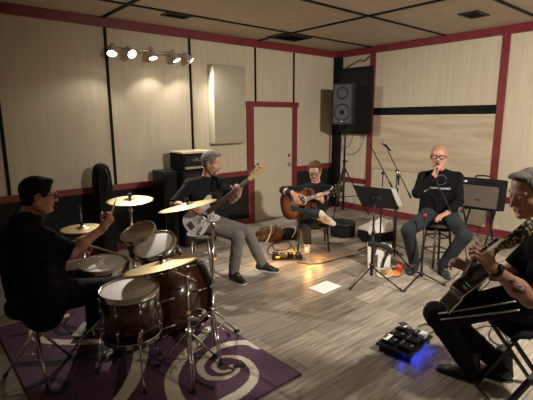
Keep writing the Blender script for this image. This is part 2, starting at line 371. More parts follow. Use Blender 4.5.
# bass drum, axis along +x, front head away from the drummer
bd_c = V((1.80, 3.03, .325)); R = .275
t = thing('bass_drum', 'large brown lacquered bass drum lying on its side in the kit', 'drum', (1.60, 3.03, RZ))
MB().lathe([(R-.008, -.02), (R, -.02), (R, -.48), (R-.008, -.48)], bd_c, (1, 0, 0), 56).build('shell', 'drumwood', t)
MB().lathe([(0, -.012), (R-.02, -.012), (R, -.018)], bd_c, (1, 0, 0), 56).build('front_head', 'matte', t)
MB().lathe([(0, -.485), (R-.02, -.485), (R, -.48)], bd_c, (1, 0, 0), 56).build('batter_head', 'head', t)
MB().lathe([(R, .016), (R+.016, .016), (R+.016, -.006), (R, -.006), (R, .016)], bd_c, (1, 0, 0), 56).build('hoop', 'chrome', t)
MB().lathe([(R, -.008), (R+.011, -.008), (R+.011, -.040), (R, -.040)], bd_c, (1, 0, 0), 56).build('hoop', 'matte', t)
MB().lathe([(R, -.465), (R+.013, -.465), (R+.013, -.503), (R, -.503), (R, -.465)], bd_c, (1, 0, 0), 56).build('hoop', 'drumwood', t)
for i in range(8):
    a = 2*PI*(i+.5)/8; rd = Vector((0, math.cos(a), math.sin(a)))
    for s in (0, 1):
        o = bd_c+rd*(R+.012)+Vector((-.03 if s == 0 else -.475, 0, 0)); q = -1 if s == 0 else 1
        m = MB().tube(o, o+Vector((q*.10, 0, 0)), .004, n=6).tube(o+Vector((q*.07, 0, 0)), o+Vector((q*.125, 0, 0)), .009, .011, n=8).tube(o+Vector((-q*.018, 0, 0)), o+Vector((0, 0, 0)), .009, n=8)
        m.box(o+Vector((-q*.012, 0, 0))+rd*.008, (.02, .012, .03)); m.build('lug', 'chrome', t)
for s in (-1, 1):   # spurs
    p = bd_c+Vector((-.10, s*R*.92, -.08)); f = Vector((bd_c.x+.07, bd_c.y+s*(R+.10), RZ+.012))
    l = MB().tube(p-Vector((0, s*.03, 0)), p+Vector((0, s*.03, 0)), .020, n=12).tube(p, p.lerp(f, .55), .012, n=10).tube(p.lerp(f, .5), f, .007, n=8).build('spur', 'chrome', t)
    MB().tube(f+Vector((0, 0, .01)), f-Vector((0, 0, .012)), .013, n=10).build('rubber_foot', 'rubber', l)
# rack toms on a double holder
MB().tube(bd_c+Vector((-.20, 0, R-.005)), bd_c+Vector((-.20, 0, R+.16)), .014, n=12).box(bd_c+Vector((-.20, 0, R+.01)), (.07, .07, .02)).tube(bd_c+Vector((-.20, 0, R+.15)), bd_c+Vector((-.29, .07, R+.17)), .010, n=8).tube(bd_c+Vector((-.20, 0, R+.15)), bd_c+Vector((-.29, -.07, R+.15)), .010, n=8).ball(bd_c+Vector((-.20, 0, R+.155)), .022).build('tom_holder', 'chrome', t)
drum('rack_tom', 'small rack tom with a worn brown head, the further of the two', (1.43, 3.31, .85), (-.42, -.12, 1), .140, .19, 'drumwood', 6, 'clearhead', 'rack toms')
drum('rack_tom', 'rack tom with a white head, the nearer of the two above the bass drum', (1.45, 3.05, .795), (-.44, -.16, 1), .162, .20, 'drumwood', 6, 'head', 'rack toms')
# snare on its stand
sn = drum('snare_drum', 'snare drum with a silver shell and white head beside the drummer', (1.09, 3.21, .68), (-.03, -.06, 1), .178, .14, 'steel', 8)
q = MB(); cx, cy = 1.08, 3.20
q.tube((cx, cy, .52), (cx, cy, .22), .013, n=10)
for i in range(3):
    a = 2*PI*i/3+.6; q.tube((cx, cy, .27), (cx+.25*math.cos(a), cy+.25*math.sin(a), RZ+.014), .009, n=8); q.tube((cx, cy, .17), (cx+.14*math.cos(a), cy+.14*math.sin(a), .13), .005, n=6)
    q.tube((cx, cy, .49), (cx+.19*math.cos(a+.5), cy+.19*math.sin(a+.5), .50), .008, n=8).tube((cx+.19*math.cos(a+.5), cy+.19*math.sin(a+.5), .495), (cx+.19*math.cos(a+.5), cy+.19*math.sin(a+.5), .54), .008, n=8)
tag(q.build('snare_stand', 'chrome'), 'chrome tripod stand under the snare drum', 'stand')
# cymbals
def cym_prof(R, bell=.055, bow=.10):
    p = [(0, .0), (.006, 0), (bell*.5, -.006), (bell*.85, -.016), (bell, -.022)]
    for i in range(1, 9):
        t = i/8; p.append((bell+(R-bell)*t, -.022-bow*R*.5*(t*.7+t*t*.3)))
    return p+[(R-.001, p[-1][1]-.002)]+[(r, h-.002) for r, h in reversed(p[1:-1])]
def tripod(m, x, y, z0, zhub, spread, n=3, a0=0., r=.007, double=True, foot=None, z1=None):
    for i in range(n):
        a = a0+2*PI*i/n; dx, dy = math.cos(a), math.sin(a)
        m(i, (x+dx*.012, y+dy*.012, zhub), (x+dx*spread, y+dy*spread, z0+.012), dx, dy)
def cym_stand(name, label, base, top, c, axis, R, tube_top, a0, spread=.26, zf=0., tape=False):
    x, y = base; t = thing(name, label, 'cymbal stand', (x, y, zf), 'cymbals on stands')
    p0, p1 = V((x, y, zf+.10)), V(tube_top)
    m = MB().tube(p0, p0.lerp(p1, .5), .0145, n=12).tube(p0.lerp(p1, .48), p1, .011, n=12)
    m.tube(p0.lerp(p1, .46), p0.lerp(p1, .505), .020, n=12).box(p0.lerp(p1, .485)+Vector((.02, -.01, 0)), (.04, .02, .014))
    m.build('pole', 'chrome', t)
    if tape: MB().tube(p0.lerp(p1, .53), p0.lerp(p1, .565), .0165, n=12).build('tape_mark', 'yellow', t)
    for i in range(3):
        a = a0+2*PI*i/3; dx, dy = math.cos(a), math.sin(a); f = V((x+dx*spread, y+dy*spread, zf+.016)); hb = V((x+dx*.015, y+dy*.015, zf+.30)); sd = Vector((-dy, dx, 0))*.012
        l = MB().tube(hb+sd, f+sd*.6, .0055, n=8).tube(hb-sd, f-sd*.6, .0055, n=8).tube(V((x+dx*.01, y+dy*.01, zf+.13)), hb.lerp(f, .55), .005, n=8).build('leg', 'chrome', t)
        MB().tube(f-Vector((dx, dy, 0))*.02+Vector((0, 0, .006)), f+Vector((dx, dy, -.1))*.022, .015, .013, n=10).build('rubber_foot', 'rubber', l)
    MB().tube((x, y, zf+.28), (x, y, zf+.33), .022, n=12).ball((x+.03, y-.01, zf+.305), .012).build('collar', 'chrome', t)
    c = V(c); ax = V(axis).normalized()
    b = MB(); root = c-ax*.05
    b.ball(p1, .022).tube(p1, root, .008, n=10).tube(p1, p1-(root-p1).normalized()*.10, .008, n=10).ball(root, .016).tube(root, c+ax*.03, .004, n=8)
    b.build('boom_arm', 'chrome', t)
    cy = MB().lathe(cym_prof(R), c, ax, 64).build('cymbal', 'gold', t)
    MB().tube(c+ax*.001, c+ax*.016, .016, .014, n=14).build('felt', 'rubber', cy); MB().tube(c+ax*.016, c+ax*.032, .009, n=8).box(c+ax*.028, (.034, .008, .010)).build('wing_nut', 'black', cy)
    return t
cym_stand('cymbal_stand', 'chrome stand with the big cymbal at the front, tape mark on its pole', FL(190, 372, RZ)[:2], None, D(161, 260, 2.98), (-.075, .25, 1), .275, D(187, 277, 3.16), 2.2, .24, RZ, True)
b2 = FL(213, 346, RZ)
cym_stand('cymbal_stand', 'chrome stand with a tilted cymbal in front of the bassist', b2[:2], None, D(187, 202, 3.55), (-.11, .175, 1), .25, D(213, 224, 3.63), .15, .27, RZ)
cym_stand('cymbal_stand', 'chrome stand with a flat bright cymbal behind the rack toms', (1.50, 3.60), None, D(130, 197, 3.77), (-.03, -.035, 1), .205, (1.50, 3.60, .98), 1.2, .26, RZ)
# hi hat
hx, hy = [float(v) for v in FL(82, 227, .9)[:2]]
t = thing('hi_hat', 'hi hat cymbal pair on a thin rod beside the drummer', 'hi hat', (hx, hy, RZ))
MB().tube((hx, hy, .06), (hx, hy, .84), .012, n=10).tube((hx, hy, .8), (hx, hy, 1.08), .004, n=8).build('pole', 'chrome', t)
for i in range(3):
    a = 2*PI*i/3+.3; l = MB().tube((hx, hy, .30), (hx+.24*math.cos(a), hy+.24*math.sin(a), RZ+.014), .007, n=8).build('leg', 'chrome', t)
MB().lathe(cym_prof(.168, .05, .08), (hx, hy, .915), (0, 0, 1), 56).build('top_cymbal', 'gold', t)
MB().lathe(cym_prof(.168, .05, .08), (hx, hy, .858), (0, 0, -1), 56).build('bottom_cymbal', 'gold', t)
MB().tube((hx, hy, .915), (hx, hy, .955), .014, .010, n=12).build('clutch', 'black', t)
MB().box((hx-.10, hy-.10, .05), (.08, .24, .012), rz=-.7, R=None).build('foot_board', 'steel', t)
# kick pedal
t = thing('kick_pedal', 'chrome bass drum pedal at the drummer side of the bass drum', 'pedal', (1.16, 3.03, RZ))
MB().box((1.11, 3.03, .05), (.26, .08, .010), R=Matrix.Rotation(-.2, 3, 'Y')).bx((.98, 2.98, RZ), (1.27, 3.08, RZ+.01)).build('foot_board', 'steel', t)
MB().tube((1.24, 2.96, RZ), (1.24, 2.96, .22), .008, n=8).tube((1.24, 3.10, RZ), (1.24, 3.10, .22), .008, n=8).tube((1.24, 2.96, .215), (1.24, 3.10, .215), .007, n=8).build('pedal_frame', 'chrome', t)
MB().tube((1.24, 3.03, .21), (1.21, 3.03, .42), .005, n=8).tube((1.175, 3.03, .41), (1.215, 3.03, .43), .022, n=12).build('beater', 'chrome', t)
# drummer's throne
tx, ty = .56, 3.09
t = thing('drum_throne', 'round black drum throne on chrome tripod legs under the drummer', 'stool', (tx, ty, RZ))
MB().lathe([(0, 0), (.155, 0), (.172, .02), (.172, .07), (.155, .092), (.06, .088), (0, .086)], (tx, ty, .50), (0, 0, 1), 36).build('seat', 'matte', t)
MB().tube((tx, ty, .14), (tx, ty, .50), .017, n=12).tube((tx, ty, .30), (tx, ty, .36), .024, n=12).build('pole', 'chrome', t)
for i in range(3):
    a = math.radians(-95)+2*PI*i/3; dx, dy = math.cos(a), math.sin(a)
    l = MB().tube((tx+.015*dx, ty+.015*dy, .34), (tx+.24*dx, ty+.24*dy, RZ+.016), .010, n=8).tube((tx, ty, .16), (tx+.12*dx, ty+.12*dy, .18), .007, n=8).build('leg', 'chrome', t)
    MB().tube((tx+.235*dx, ty+.235*dy, RZ+.022), (tx+.25*dx, ty+.25*dy, RZ), .015, n=10).build('rubber_foot', 'rubber', l)
# ------------------------------------------------------------------ back line by the left wall
t = thing('bass_cabinet', 'black bass speaker cabinet standing behind the bassist', 'speaker cabinet', (3.10, 5.28, 0))
cx0, cx1, cyf, cyb = 2.86, 3.38, 5.02, 5.45
ztop = 1.08
MB().bx((cx0, cyf+.02, 0.02), (cx1, cyb, ztop)).build('cabinet', 'matte', t, bevel=.012)
MB().bx((cx0+.03, cyf+.006, .06), (cx1-.03, cyf+.022, ztop-.04)).build('grille', 'black', t)
for x in (cx0+.05, cx1-.05): MB().lathe([(0, 0), (.02, 0), (.02, .02), (0, .02)], (x, cyf+.07, 0), (0, 0, 1), 10).build('foot', 'rubber', t)
MB().bx((cx1-.002, 5.14, .72), (cx1+.006, 5.30, .80)).build('handle', 'black', t)
t = thing('amp_head', 'bass amplifier head with a pale top edge on the black cabinet', 'amplifier', (3.11, 5.24, ztop))
MB().bx((cx0+.02, 5.05, ztop+.012), (cx1-.02, 5.42, ztop+.235)).build('case', 'matte', t, bevel=.01)
MB().bx((cx0+.015, 5.045, ztop+.237), (cx1-.015, 5.425, ztop+.262)).build('top_shelf', 'cream', t, bevel=.004)
MB().bx((cx0+.05, 5.040, ztop+.09), (cx1-.05, 5.05, ztop+.205)).build('front_panel', 'black', t)
MB().bx((cx0+.04, 5.036, ztop+.025), (cx1-.04, 5.05, ztop+.062)).build('control_strip', 'steel', t)
for i in range(7): MB().tube((cx0+.08+i*.055, 5.038, ztop+.043), (cx0+.08+i*.055, 5.020, ztop+.043), .011, n=10).build('knob', 'cream', t)
for i in range(4): MB().lathe([(0, 0), (.012, 0), (.012, .012), (0, .012)], (cx0+.05+.42*(i % 2), 5.09+.28*(i//2), ztop), (0, 0, 1), 8).build('foot', 'rubber', t)
def text(body, size, mat, loc, rot, parent, name, ext=.001, align='CENTER'):
    cu = bpy.data.curves.new(name, 'FONT'); cu.body = body; cu.size = size; cu.extrude = ext; cu.align_x = align; cu.align_y = 'CENTER'
    o = bpy.data.objects.new(name, cu); C.objects.link(o)
    dg = bpy.context.evaluated_depsgraph_get(); me = bpy.data.meshes.new_from_object(o.evaluated_get(dg)); bpy.data.objects.remove(o)
    me.materials.clear(); me.materials.append(M[mat]); o = bpy.data.objects.new(name, me); C.objects.link(o)
    po = V(parent['_o']); o.parent = parent; o.location = V(loc)-po; o['_o'] = list(parent['_o'])
    o.rotation_euler = rot if not isinstance(rot, Matrix) else rot.to_euler(); return o
text('UBLZ', .065, 'steel', ((cx0+cx1)/2-.02, 5.038, ztop+.15), (PI/2, 0, 0), t, 'nameplate')
t = thing('small_speaker', 'small black box speaker left of the tall bass cabinet', 'speaker', (2.62, 5.36, 0))
MB().bx((2.64, 5.18, 0), (2.85, 5.50, 1.085)).build('cabinet', 'black', t, bevel=.008)
MB().bx((2.66, 5.172, .08), (2.83, 5.182, 1.03)).build('grille', 'matte', t)
# soft case leaning upright against the left wall
p0 = onY(92, 232, 5.33); p1 = onY(113, 232, 5.33)
zt = onY(103, 163, 5.33)[2]
def soft_case():
    xa, xb = onY(93, 190, 5.33)[0], onY(112, 190, 5.33)[0]; cx = (xa+xb)/2; w = (xb-xa)/2*.86
    vs = []; fs = []; n = 24; prof = [(0, .92), (.05, 1.0), (.5, 1.04), (.9, 1.0), (zt-.20, .95), (zt-.10, .88), (zt-.035, .68), (zt-.01, .40), (zt, .12)]
    for z, s in prof:
        for i in range(n):
            a = 2*PI*i/n; ca, sa = math.cos(a), math.sin(a); ex = .55
            vs.append((cx+w*s*math.copysign(abs(ca)**ex, ca), 5.33+.15*s*math.copysign(abs(sa)**ex, sa), z))
    for k in range(len(prof)-1): fs += [(k*n+i, k*n+(i+1) % n, (k+1)*n+(i+1) % n, (k+1)*n+i) for i in range(n)]
    t = thing('instrument_case', 'tall black soft instrument case upright by the left wall', 'case', (cx, 5.33, 0))
    MB().add(vs, fs, 0, True).add(vs, [tuple(range(n)), tuple(range((len(prof)-1)*n, len(prof)*n))]).build('bag_body', 'matte', t)
    MB().path([(cx-.03, 5.175, .9), (cx, 5.13, .98), (cx+.01, 5.13, 1.1), (cx+.0, 5.19, 1.18)], .012).build('carry_handle', 'rubber', t)
    MB().path([(cx-w*.8, 5.20, .1), (cx-w*.82, 5.19, .6), (cx-w*.78, 5.2, 1.15), (cx-w*.3, 5.25, zt-.06)], .004).build('zip', 'black', t)
soft_case()
# ------------------------------------------------------------------ PA corner
camdir = lambda p: (V((0, 0, 0))-V((p[0], p[1], 0))).normalized()
LEFT = V((-_c, _s, 0)); RIGHT = -LEFT; UPZ = V((0, 0, 1))
def facing(p, left_deg):   # horizontal unit vector from p towards the camera, turned to the picture's left
    c = camdir(p); a = math.radians(left_deg); return (c*math.cos(a)+LEFT*math.sin(a)).normalized()
sp = V(D(346, 104, 7.55)); sp.z = 0; zb, zt2 = 1.66, 2.38
fx = facing(sp, 24); ux = UPZ.cross(fx)    # ux: picture right seen from the front
def fr3(f, u): return Matrix((u, f, UPZ)).transposed()   # local x=u, y=f, z=up
t = thing('loudspeaker', 'grey fronted loudspeaker raised on the black tripod stand in the corner', 'loudspeaker', (sp.x, sp.y, zb))
outl = [(-.19, .16), (.19, .16), (.19, .02), (.12, -.18), (-.12, -.18), (-.19, .02)]
m = MB()
def pr_v(m, outl, o, u, f, z0, z1, mi=0):
    N = len(outl); vs = [o+u*a+f*b+UPZ*(z0-o.z) for a, b in outl]+[o+u*a+f*b+UPZ*(z1-o.z) for a, b in outl]
    m.add(vs, [tuple(range(N)), tuple(range(2*N-1, N-1, -1))]+[(i, i+N, (i+1) % N+N, (i+1) % N) for i in range(N)], mi); return m
pr_v(m, outl, sp, ux, fx, zb, zt2).build('cabinet', 'black', t, bevel=.015)
g = pr_v(MB(), [(-.165, .175), (.165, .175), (.165, .158), (-.165, .158)], sp, ux, fx, zb+.04, zt2-.03).build('grille', 'grille', t, bevel=.006)
o = sp+fx*.176; o.z = zb+.22
MB().lathe([(.13, 0), (.14, .004), (.15, 0)], o, fx, 36).lathe([(0, .002), (.04, .002), (.045, 0)], o, fx, 24).build('woofer_ring', 'blacktrim', g)
o = sp+fx*.176; o.z = zt2-.17
MB().lathe([(.085, 0), (.095, .004), (.105, 0)], o, fx, 30).build('horn_ring', 'blacktrim', g)
o = sp+fx*.178; o.z = zb+.065
MB().box(o, (.05, .006, .022), R=fr3(fx, ux)).build('badge', 'steel', g)
t = thing('speaker_stand', 'tall black tripod stand holding the grey loudspeaker in the corner', 'stand', (sp.x, sp.y, 0))
MB().tube((sp.x, sp.y, .10), (sp.x, sp.y, 1.0), .022, n=14).tube((sp.x, sp.y, .95), (sp.x, sp.y, zb), .017, n=12).build('pole', 'black', t)
MB().tube((sp.x, sp.y, .80), (sp.x, sp.y, .88), .034, n=14).build('collar', 'black', t)
MB().tube((sp.x, sp.y, .98), (sp.x, sp.y, 1.03), .030, n=14).build('collar', 'black', t)
MB().tube((sp.x+.02, sp.y, 1.0), (sp.x+.07, sp.y-.02, 1.0), .012, n=8).build('knob', 'black', t)
MB().box((sp.x, sp.y, zb-.012), (.20, .20, .02), rz=.6).build('top_plate', 'black', t)
for a in (0, 120, 240):
    a = math.radians(a+198); dx, dy = math.cos(a), math.sin(a); f = V((sp.x+dx*.48, sp.y+dy*.48, .02))
    if sp.y+dy*.48 > YL-.03 or sp.x+dx*.48 > XR-.03: f = V((sp.x+dx*.40, sp.y+dy*.40, .02))
    l = MB().tube((sp.x+dx*.03, sp.y+dy*.03, .84), f, .012, n=8).tube((sp.x+dx*.02, sp.y+dy*.02, .34), V((sp.x+dx*.03, sp.y+dy*.03, .84)).lerp(f, .58), .008, n=8).build('leg', 'black', t)
    MB().tube(f+Vector((0, 0, .015)), f-Vector((0, 0, .02)), .018, n=10).build('rubber_foot', 'rubber', l)
# black cabinet hung on the right wall behind it
ya, yb = onX(370, 100, XR-.10)[1], YL-.162; zt3, zb3 = onX(371, 65.5, XR-.12)[2], onX(371, 134, XR-.12)[2]
t = thing('wall_cabinet', 'large black box hung high in the corner behind the grey loudspeaker', 'speaker cabinet', (XR-.08, (ya+yb)/2, zb3))
MB().bx((XR-.13, ya, zb3), (XR-.032, yb, zt3)).build('cabinet', 'matte', t, bevel=.008)
MB().bx((XR-.136, ya+.03, zb3+.03), (XR-.129, yb-.03, zt3-.03)).build('grille', 'hole', t)
MB().bx((XR-.033, ya+.2, zb3+.3), (XR-.0, yb-.2, zb3+.6)).build('wall_bracket', 'black', t)
def cable(name, label, pts, r, mat='rubber', k=8, group=None):
    o = MB().path(catmull(pts, k), r, 6).build(name, mat); return tag(o, label, 'cable', group)
cable('speaker_cable', 'black cable running from the ceiling trim down to the black corner box', [(XR-.035, 4.78, CZ-.14), (XR-.07, 4.9, 2.80), (XR-.09, 5.0, zt3+.12), (XR-.10, 5.28, zt3+.006)], .009)
cable('speaker_cable', 'thin cable hanging in loops below the black corner box', [(XR-.08, 5.38, zb3+.015), (XR-.08, 5.42, zb3-.2), (XR-.08, 5.30, zb3-.36), (XR-.08, 5.12, zb3-.40), (XR-.07, 4.95, zb3-.30), (XR-.07, 4.86, zb3-.12), (XR-.08, 4.86, zb3+.015)], .006, 'rubber')
cable('speaker_cable', 'short cable loop hanging nearest the left side of the black corner box', [(XR-.10, 5.30, zb3+.015), (XR-.11, 5.36, zb3-.17), (XR-.12, 5.28, zb3-.28), (XR-.11, 5.14, zb3-.22), (XR-.10, 5.08, zb3+.015)], .006, 'rubber')
# ------------------------------------------------------------------ combo amplifier on its stand
ac = V(D(479, 193.5, 5.98)); fA = facing(ac, 22); uA = UPZ.cross(fA)
th = math.radians(9); fT = (fA*math.cos(th)+UPZ*math.sin(th)).normalized(); uT = uA; vT = fT.cross(uT)*-1
if vT.z < 0: vT = -vT
RA = Matrix((uT, fT, vT)).transposed()
P = lambda a, b, c: ac+uT*a+fT*b+vT*c
t = thing('guitar_amplifier', 'black combo amplifier with silver grille tilted on a stand beside the singer', 'amplifier', ac-vT*.21)
MB().box(P(0, -.13, 0), (.575, .25, .435), R=RA).build('cabinet', 'matte', t, bevel=.014)
gr = MB().box(P(0, .002, -.04), (.50, .014, .30), R=RA).build('grille_cloth', 'silvergrille', t)
m = MB()
for s in (-1, 1): m.box(P(0, .008, -.04+s*.150), (.51, .010, .007), R=RA).box(P(s*.252, .008, -.04), (.007, .010, .305), R=RA)
m.build('piping', 'steel', gr)
MB().box(P(-.005, .012, -.09), (.07, .004, .014), R=RA).build('badge', 'black', gr)
cp = MB().box(P(0, .001, .160), (.53, .014, .065), R=RA).build('control_panel', 'black', t)
for i in range(9): MB().tube(P(-.03+i*.03, .006, .16), P(-.03+i*.03, .024, .16), .009, n=10).build('knob', 'blacktrim', cp)
MB().box(P(-.195, .010, .158), (.035, .004, .026), R=RA).box(P(-.235, .010, .158), (.03, .003, .018), R=RA).build('badge', 'white', t)
MB().path([P(-.12, -.12, .215), P(-.10, -.12, .25), P(.0, -.12, .262), P(.10, -.12, .25), P(.12, -.12, .215)], .012).build('handle', 'rubber', t)
t = thing('amplifier_stand', 'black tilting stand under the combo amplifier', 'stand', (ac.x, ac.y, 0))
m = MB()
for s in (-1, 1):
    a = P(s*.17, .04, -.232); b = P(s*.17, -.27, -.232); m.tube(a, b, .012, n=8)
    f0 = V((a.x, a.y, 0))+fA*.04-UPZ*0; f1 = V((b.x, b.y, 0)); mid = (a+b)/2
    m.tube(b, f0+UPZ*.012, .013, n=8).tube(a, f1+UPZ*.012, .013, n=8)
    m.tube(a, a+vT*.03+fT*.02, .012, n=8)
m.tube(P(-.17, -.27, -.232), P(.17, -.27, -.232), .010, n=8)
m.build('stand_frame', 'black', t)
for s in (-1, 1):
    a = P(s*.17, .05, -.28); MB().tube(a, a+fT*.03, .024, n=14).build('knob', 'rubber', t)
# ------------------------------------------------------------------ microphone stands, music stand
def tri_legs(t, x, y, z0, zh, feet, r=.008, mat='black'):
    for f in feet:
        f = V((f[0], f[1], z0+.012)); h = V((x, y, zh))
        l = MB().tube(h, f, r, n=8).build('leg', mat, t)
        dd = (f-h).normalized(); MB().tube(f-dd*.03, f+dd*.006, r+.005, n=8).build('rubber_foot', 'rubber', l)
def mic(m_c, ax, parent, label=None):
    ax = V(ax).normalized(); c = V(m_c)
    b = MB().lathe([(0, -.11), (.010, -.11), (.012, -.05), (.017, .0), (.020, .012), (0, .014)], c, ax, 16).build('microphone', 'black', parent)
    MB().lathe([(.019, .012), (.025, .025), (.026, .038), (.020, .055), (.008, .063), (0, .064)], c, ax, 16).build('mesh_head', 'steel', b); return b
def mic_stand(label, basepx, w, toppx, b0, b1, mk=True, spread=.30, a0=.5):
    tp = V(D(*toppx, w)); x, y = tp.x, tp.y
    t = thing('microphone_stand', label, 'microphone stand', (x, y, 0))
    MB().tube((x, y, .08), (x, y, tp.z*.6), .011, n=10).tube((x, y, tp.z*.58), tp, .008, n=10).tube((x, y, tp.z*.58-.03), (x, y, tp.z*.58+.03), .017, n=10).build('pole', 'black', t)
    tri_legs(t, x, y, 0, .14, [(x+spread*math.cos(a0+2*PI*i/3), y+spread*math.sin(a0+2*PI*i/3)) for i in range(3)])
    p, q = V(D(*b0)), V(D(*b1))
    MB().tube(p, q, .0065, n=8).tube(q, q+(q-p).normalized()*-.08, .013, n=8).ball(tp, .024).build('boom_arm', 'black', t)
    if mk: mic(p+(p-q).normalized()*.06, (p-q)+Vector((0, 0, -.3)) if mk == 2 else (p-q), t)
    return t
mic_stand('black boom microphone stand closest to the speaker stand, its boom tilted up left', None, 5.6, (383, 173), (368, 141, 5.45), (392, 187, 5.75), False)
mic_stand('black boom microphone stand between the music stand and the singer, microphone on its boom', None, 5.45, (397, 171), (387, 149, 5.35), (411, 198, 5.55), 2, a0=1.2)
t = thing('microphone_stand', 'short straight black microphone stand right behind the music stand sheets', 'microphone stand', V(D(398, 200, 5.2))*1)
xx = V(D(398, 190, 5.2)); x, y = xx.x, xx.y; t.location = (x, y, 0); t['_o'] = [x, y, 0.]
MB().tube((x, y, .05), V(D(397.6, 188, 5.2)), .010, n=10).build('pole', 'black', t)
tri_legs(t, x, y, 0, .14, [(x+.26*math.cos(.2+2*PI*i/3), y+.26*math.sin(.2+2*PI*i/3)) for i in range(3)])
mic(D(398.5, 176, 5.2), (0, .05, 1), t)
# singer's straight stand in front of him
sx, sy = FL(421, 279)[:2]
t = thing('microphone_stand', 'straight black microphone stand with an empty clip before the singer', 'microphone stand', (sx, sy, 0))
tp = V(D(425, 217, PR((sx, sy, .5))[2]+.02))
MB().tube((sx, sy, .05), tp, .011, n=10).tube((sx, sy, .03), (sx, sy, .09), .020, n=10).build('pole', 'black', t)
MB().tube(tp, tp+Vector((.0, 0, .035)), .014, .018, n=10).build('microphone_clip', 'redcup', t)
tri_legs(t, sx, sy, 0, .07, [FL(404, 292)[:2], FL(408, 272)[:2], FL(445, 286)[:2]], .009)
# music stand
mx, my = FL(371, 284)[:2]; wm = PR((mx, my, 0))[2]
t = thing('music_stand', 'black music stand facing the singer with loose sheets on it', 'music stand', (mx, my, 0))
TLp, TRp, BRp, BLp = V(D(352.5, 185, wm-.03)), V(D(391, 189, wm-.03)), V(D(399, 209, wm+.18)), V(D(362, 206, wm+.18))
uu = (TRp-TLp).normalized(); nn = uu.cross((BLp-TLp)).normalized()
m = MB().add([p+nn*s for s in (-.004, .004) for p in (TLp, TRp, BRp, BLp)], [(0, 1, 2, 3), (7, 6, 5, 4), (0, 4, 5, 1), (1, 5, 6, 2), (2, 6, 7, 3), (3, 7, 4, 0)])
m.build('desk', 'black', t, bevel=.003)
if nn.dot(V(D(430, 200, 5))-TLp) < 0: nn = -nn
cdn = (BLp-TLp).normalized()
MB().add([p+q for q in (Vector((0, 0, 0)), nn*.05) for p in (BLp, BRp, BRp+cdn*.012, BLp+cdn*.012)], [(0, 1, 2, 3), (7, 6, 5, 4), (0, 4, 5, 1), (1, 5, 6, 2), (2, 6, 7, 3), (3, 7, 4, 0)]).build('ledge', 'black', t)
cen = (TLp+BRp)/2
MB().tube((mx, my, .10), (mx, my, cen.z-.28), .014, n=12).tube((mx, my, cen.z-.3), (mx, my, cen.z-.10), .010, n=12).tube((mx, my, .55), (mx, my, .60), .02, n=12).tube((mx, my, cen.z-.10), cen-nn*.01, .012, n=10).box(cen-nn*.012, (.12, .03, .05), rz=-.6).build('pole', 'black', t)
tri_legs(t, mx, my, 0, .20, [FL(350, 290)[:2], FL(402, 292)[:2], FL(372, 262)[:2]], .008)
MB().tube((mx, my, .18), (mx, my, .24), .022, n=10).build('collar', 'black', t)
MB().tube((mx, my, .10), (mx, my, .14), .018, n=10).build('collar', 'black', t)
s0 = TRp+(BRp-TRp)*.02+nn*.012-uu*.16; u2 = uu; v2 = (BRp-TRp).normalized()
def sheet(o, u, v, a, b, nrm, name, label, lines=10, parent=None, group=None, tilt=0, title=False):
    t = MB().add([o+nrm*s+u*i+v*j for s in (0, .0012) for i, j in ((0, 0), (a, 0), (a, b), (0, b))], [(0, 1, 2, 3), (7, 6, 5, 4), (0, 4, 5, 1), (1, 5, 6, 2), (2, 6, 7, 3), (3, 7, 4, 0)])
    for k in range(lines):
        y = b*(.10+.8*k/lines); L = a*(.55+.3*((k*7) % 5)/5); n2 = len(t.v)
        t.add([o+nrm*.0016+u*i+v*j for i, j in ((a*.1, y), (a*.1+L*.9, y), (a*.1+L*.9, y+b*.014), (a*.1, y+b*.014))], [(0, 1, 2, 3)], 1)
    q = t.build(name, ['paper', 'ink']); return tag(q, label, 'paper', group)
sheet(s0, u2, v2, .215, .29, nn, 'sheet_music', 'white lyric sheet sticking out right of the music stand desk')
fp = V(FL(309, 288, .002)); fu = (V(FL(322, 293, .002))-fp); fv = (V(FL(323, 279, .002))-fp)
sheet(V(FL(308.5, 288, .001)), fu.normalized(), (fv-fu.normalized()*fv.dot(fu.normalized())).normalized(), .21, .297, UPZ, 'paper_sheet', 'white printed sheet lying alone on the wooden floor', 7)
# ------------------------------------------------------------------ things on the floor
def sup(vs, n): pass
def blobmesh(c, sx, sy, sz, amp, fr, seed, rz=0, n=36, flat=.12):
    """a sagging bag shape: a flattened ellipsoid with soft folds, sitting on the floor"""
    r = random.Random(seed); ph = [(r.uniform(0, 6), r.uniform(0, 6), r.uniform(.6, 1.6)*fr, r.uniform(.6, 1.6)*fr) for _ in range(5)]
    m = n//2+1; vs = []; fs = []
    for j in range(m):
        th = PI*j/(m-1)
        for i in range(n):
            a = 2*PI*i/n; x, y, z = math.sin(th)*math.cos(a), math.sin(th)*math.sin(a), math.cos(th)
            d = 1+amp*sum(math.sin(p+f*a)*math.sin(q+g*th) for p, q, f, g in [(p, q, round(f), g) for p, q, f, g in ph])*math.sin(th)
            X = math.copysign(abs(x)**.8, x)*sx*d; Y = math.copysign(abs(y)**.8, y)*sy*d; Z = max(z*d, -.55)
            vs.append((c[0]+X*math.cos(rz)-Y*math.sin(rz), c[1]+X*math.sin(rz)+Y*math.cos(rz), c[2]+(Z+.55)*sz))
    for j in range(m-1): fs += [(j*n+i, (j+1)*n+i, (j+1)*n+(i+1) % n, j*n+(i+1) % n) for i in range(n)]
    return MB().add(vs, fs, 0, True)
bc = FL(272, 240)
t = thing('duffel_bag', 'rumpled brown canvas bag on the floor beside the cream door', 'bag', bc)
blobmesh((bc[0], bc[1]+.05, 0), .21, .13, .125, .09, 5, 3, rz=-.5).build('bag_body', 'brownbag', t)
M['strap'] = pm('pale webbing', (.45, .40, .33), (.35, .31, .25), 50, .8)
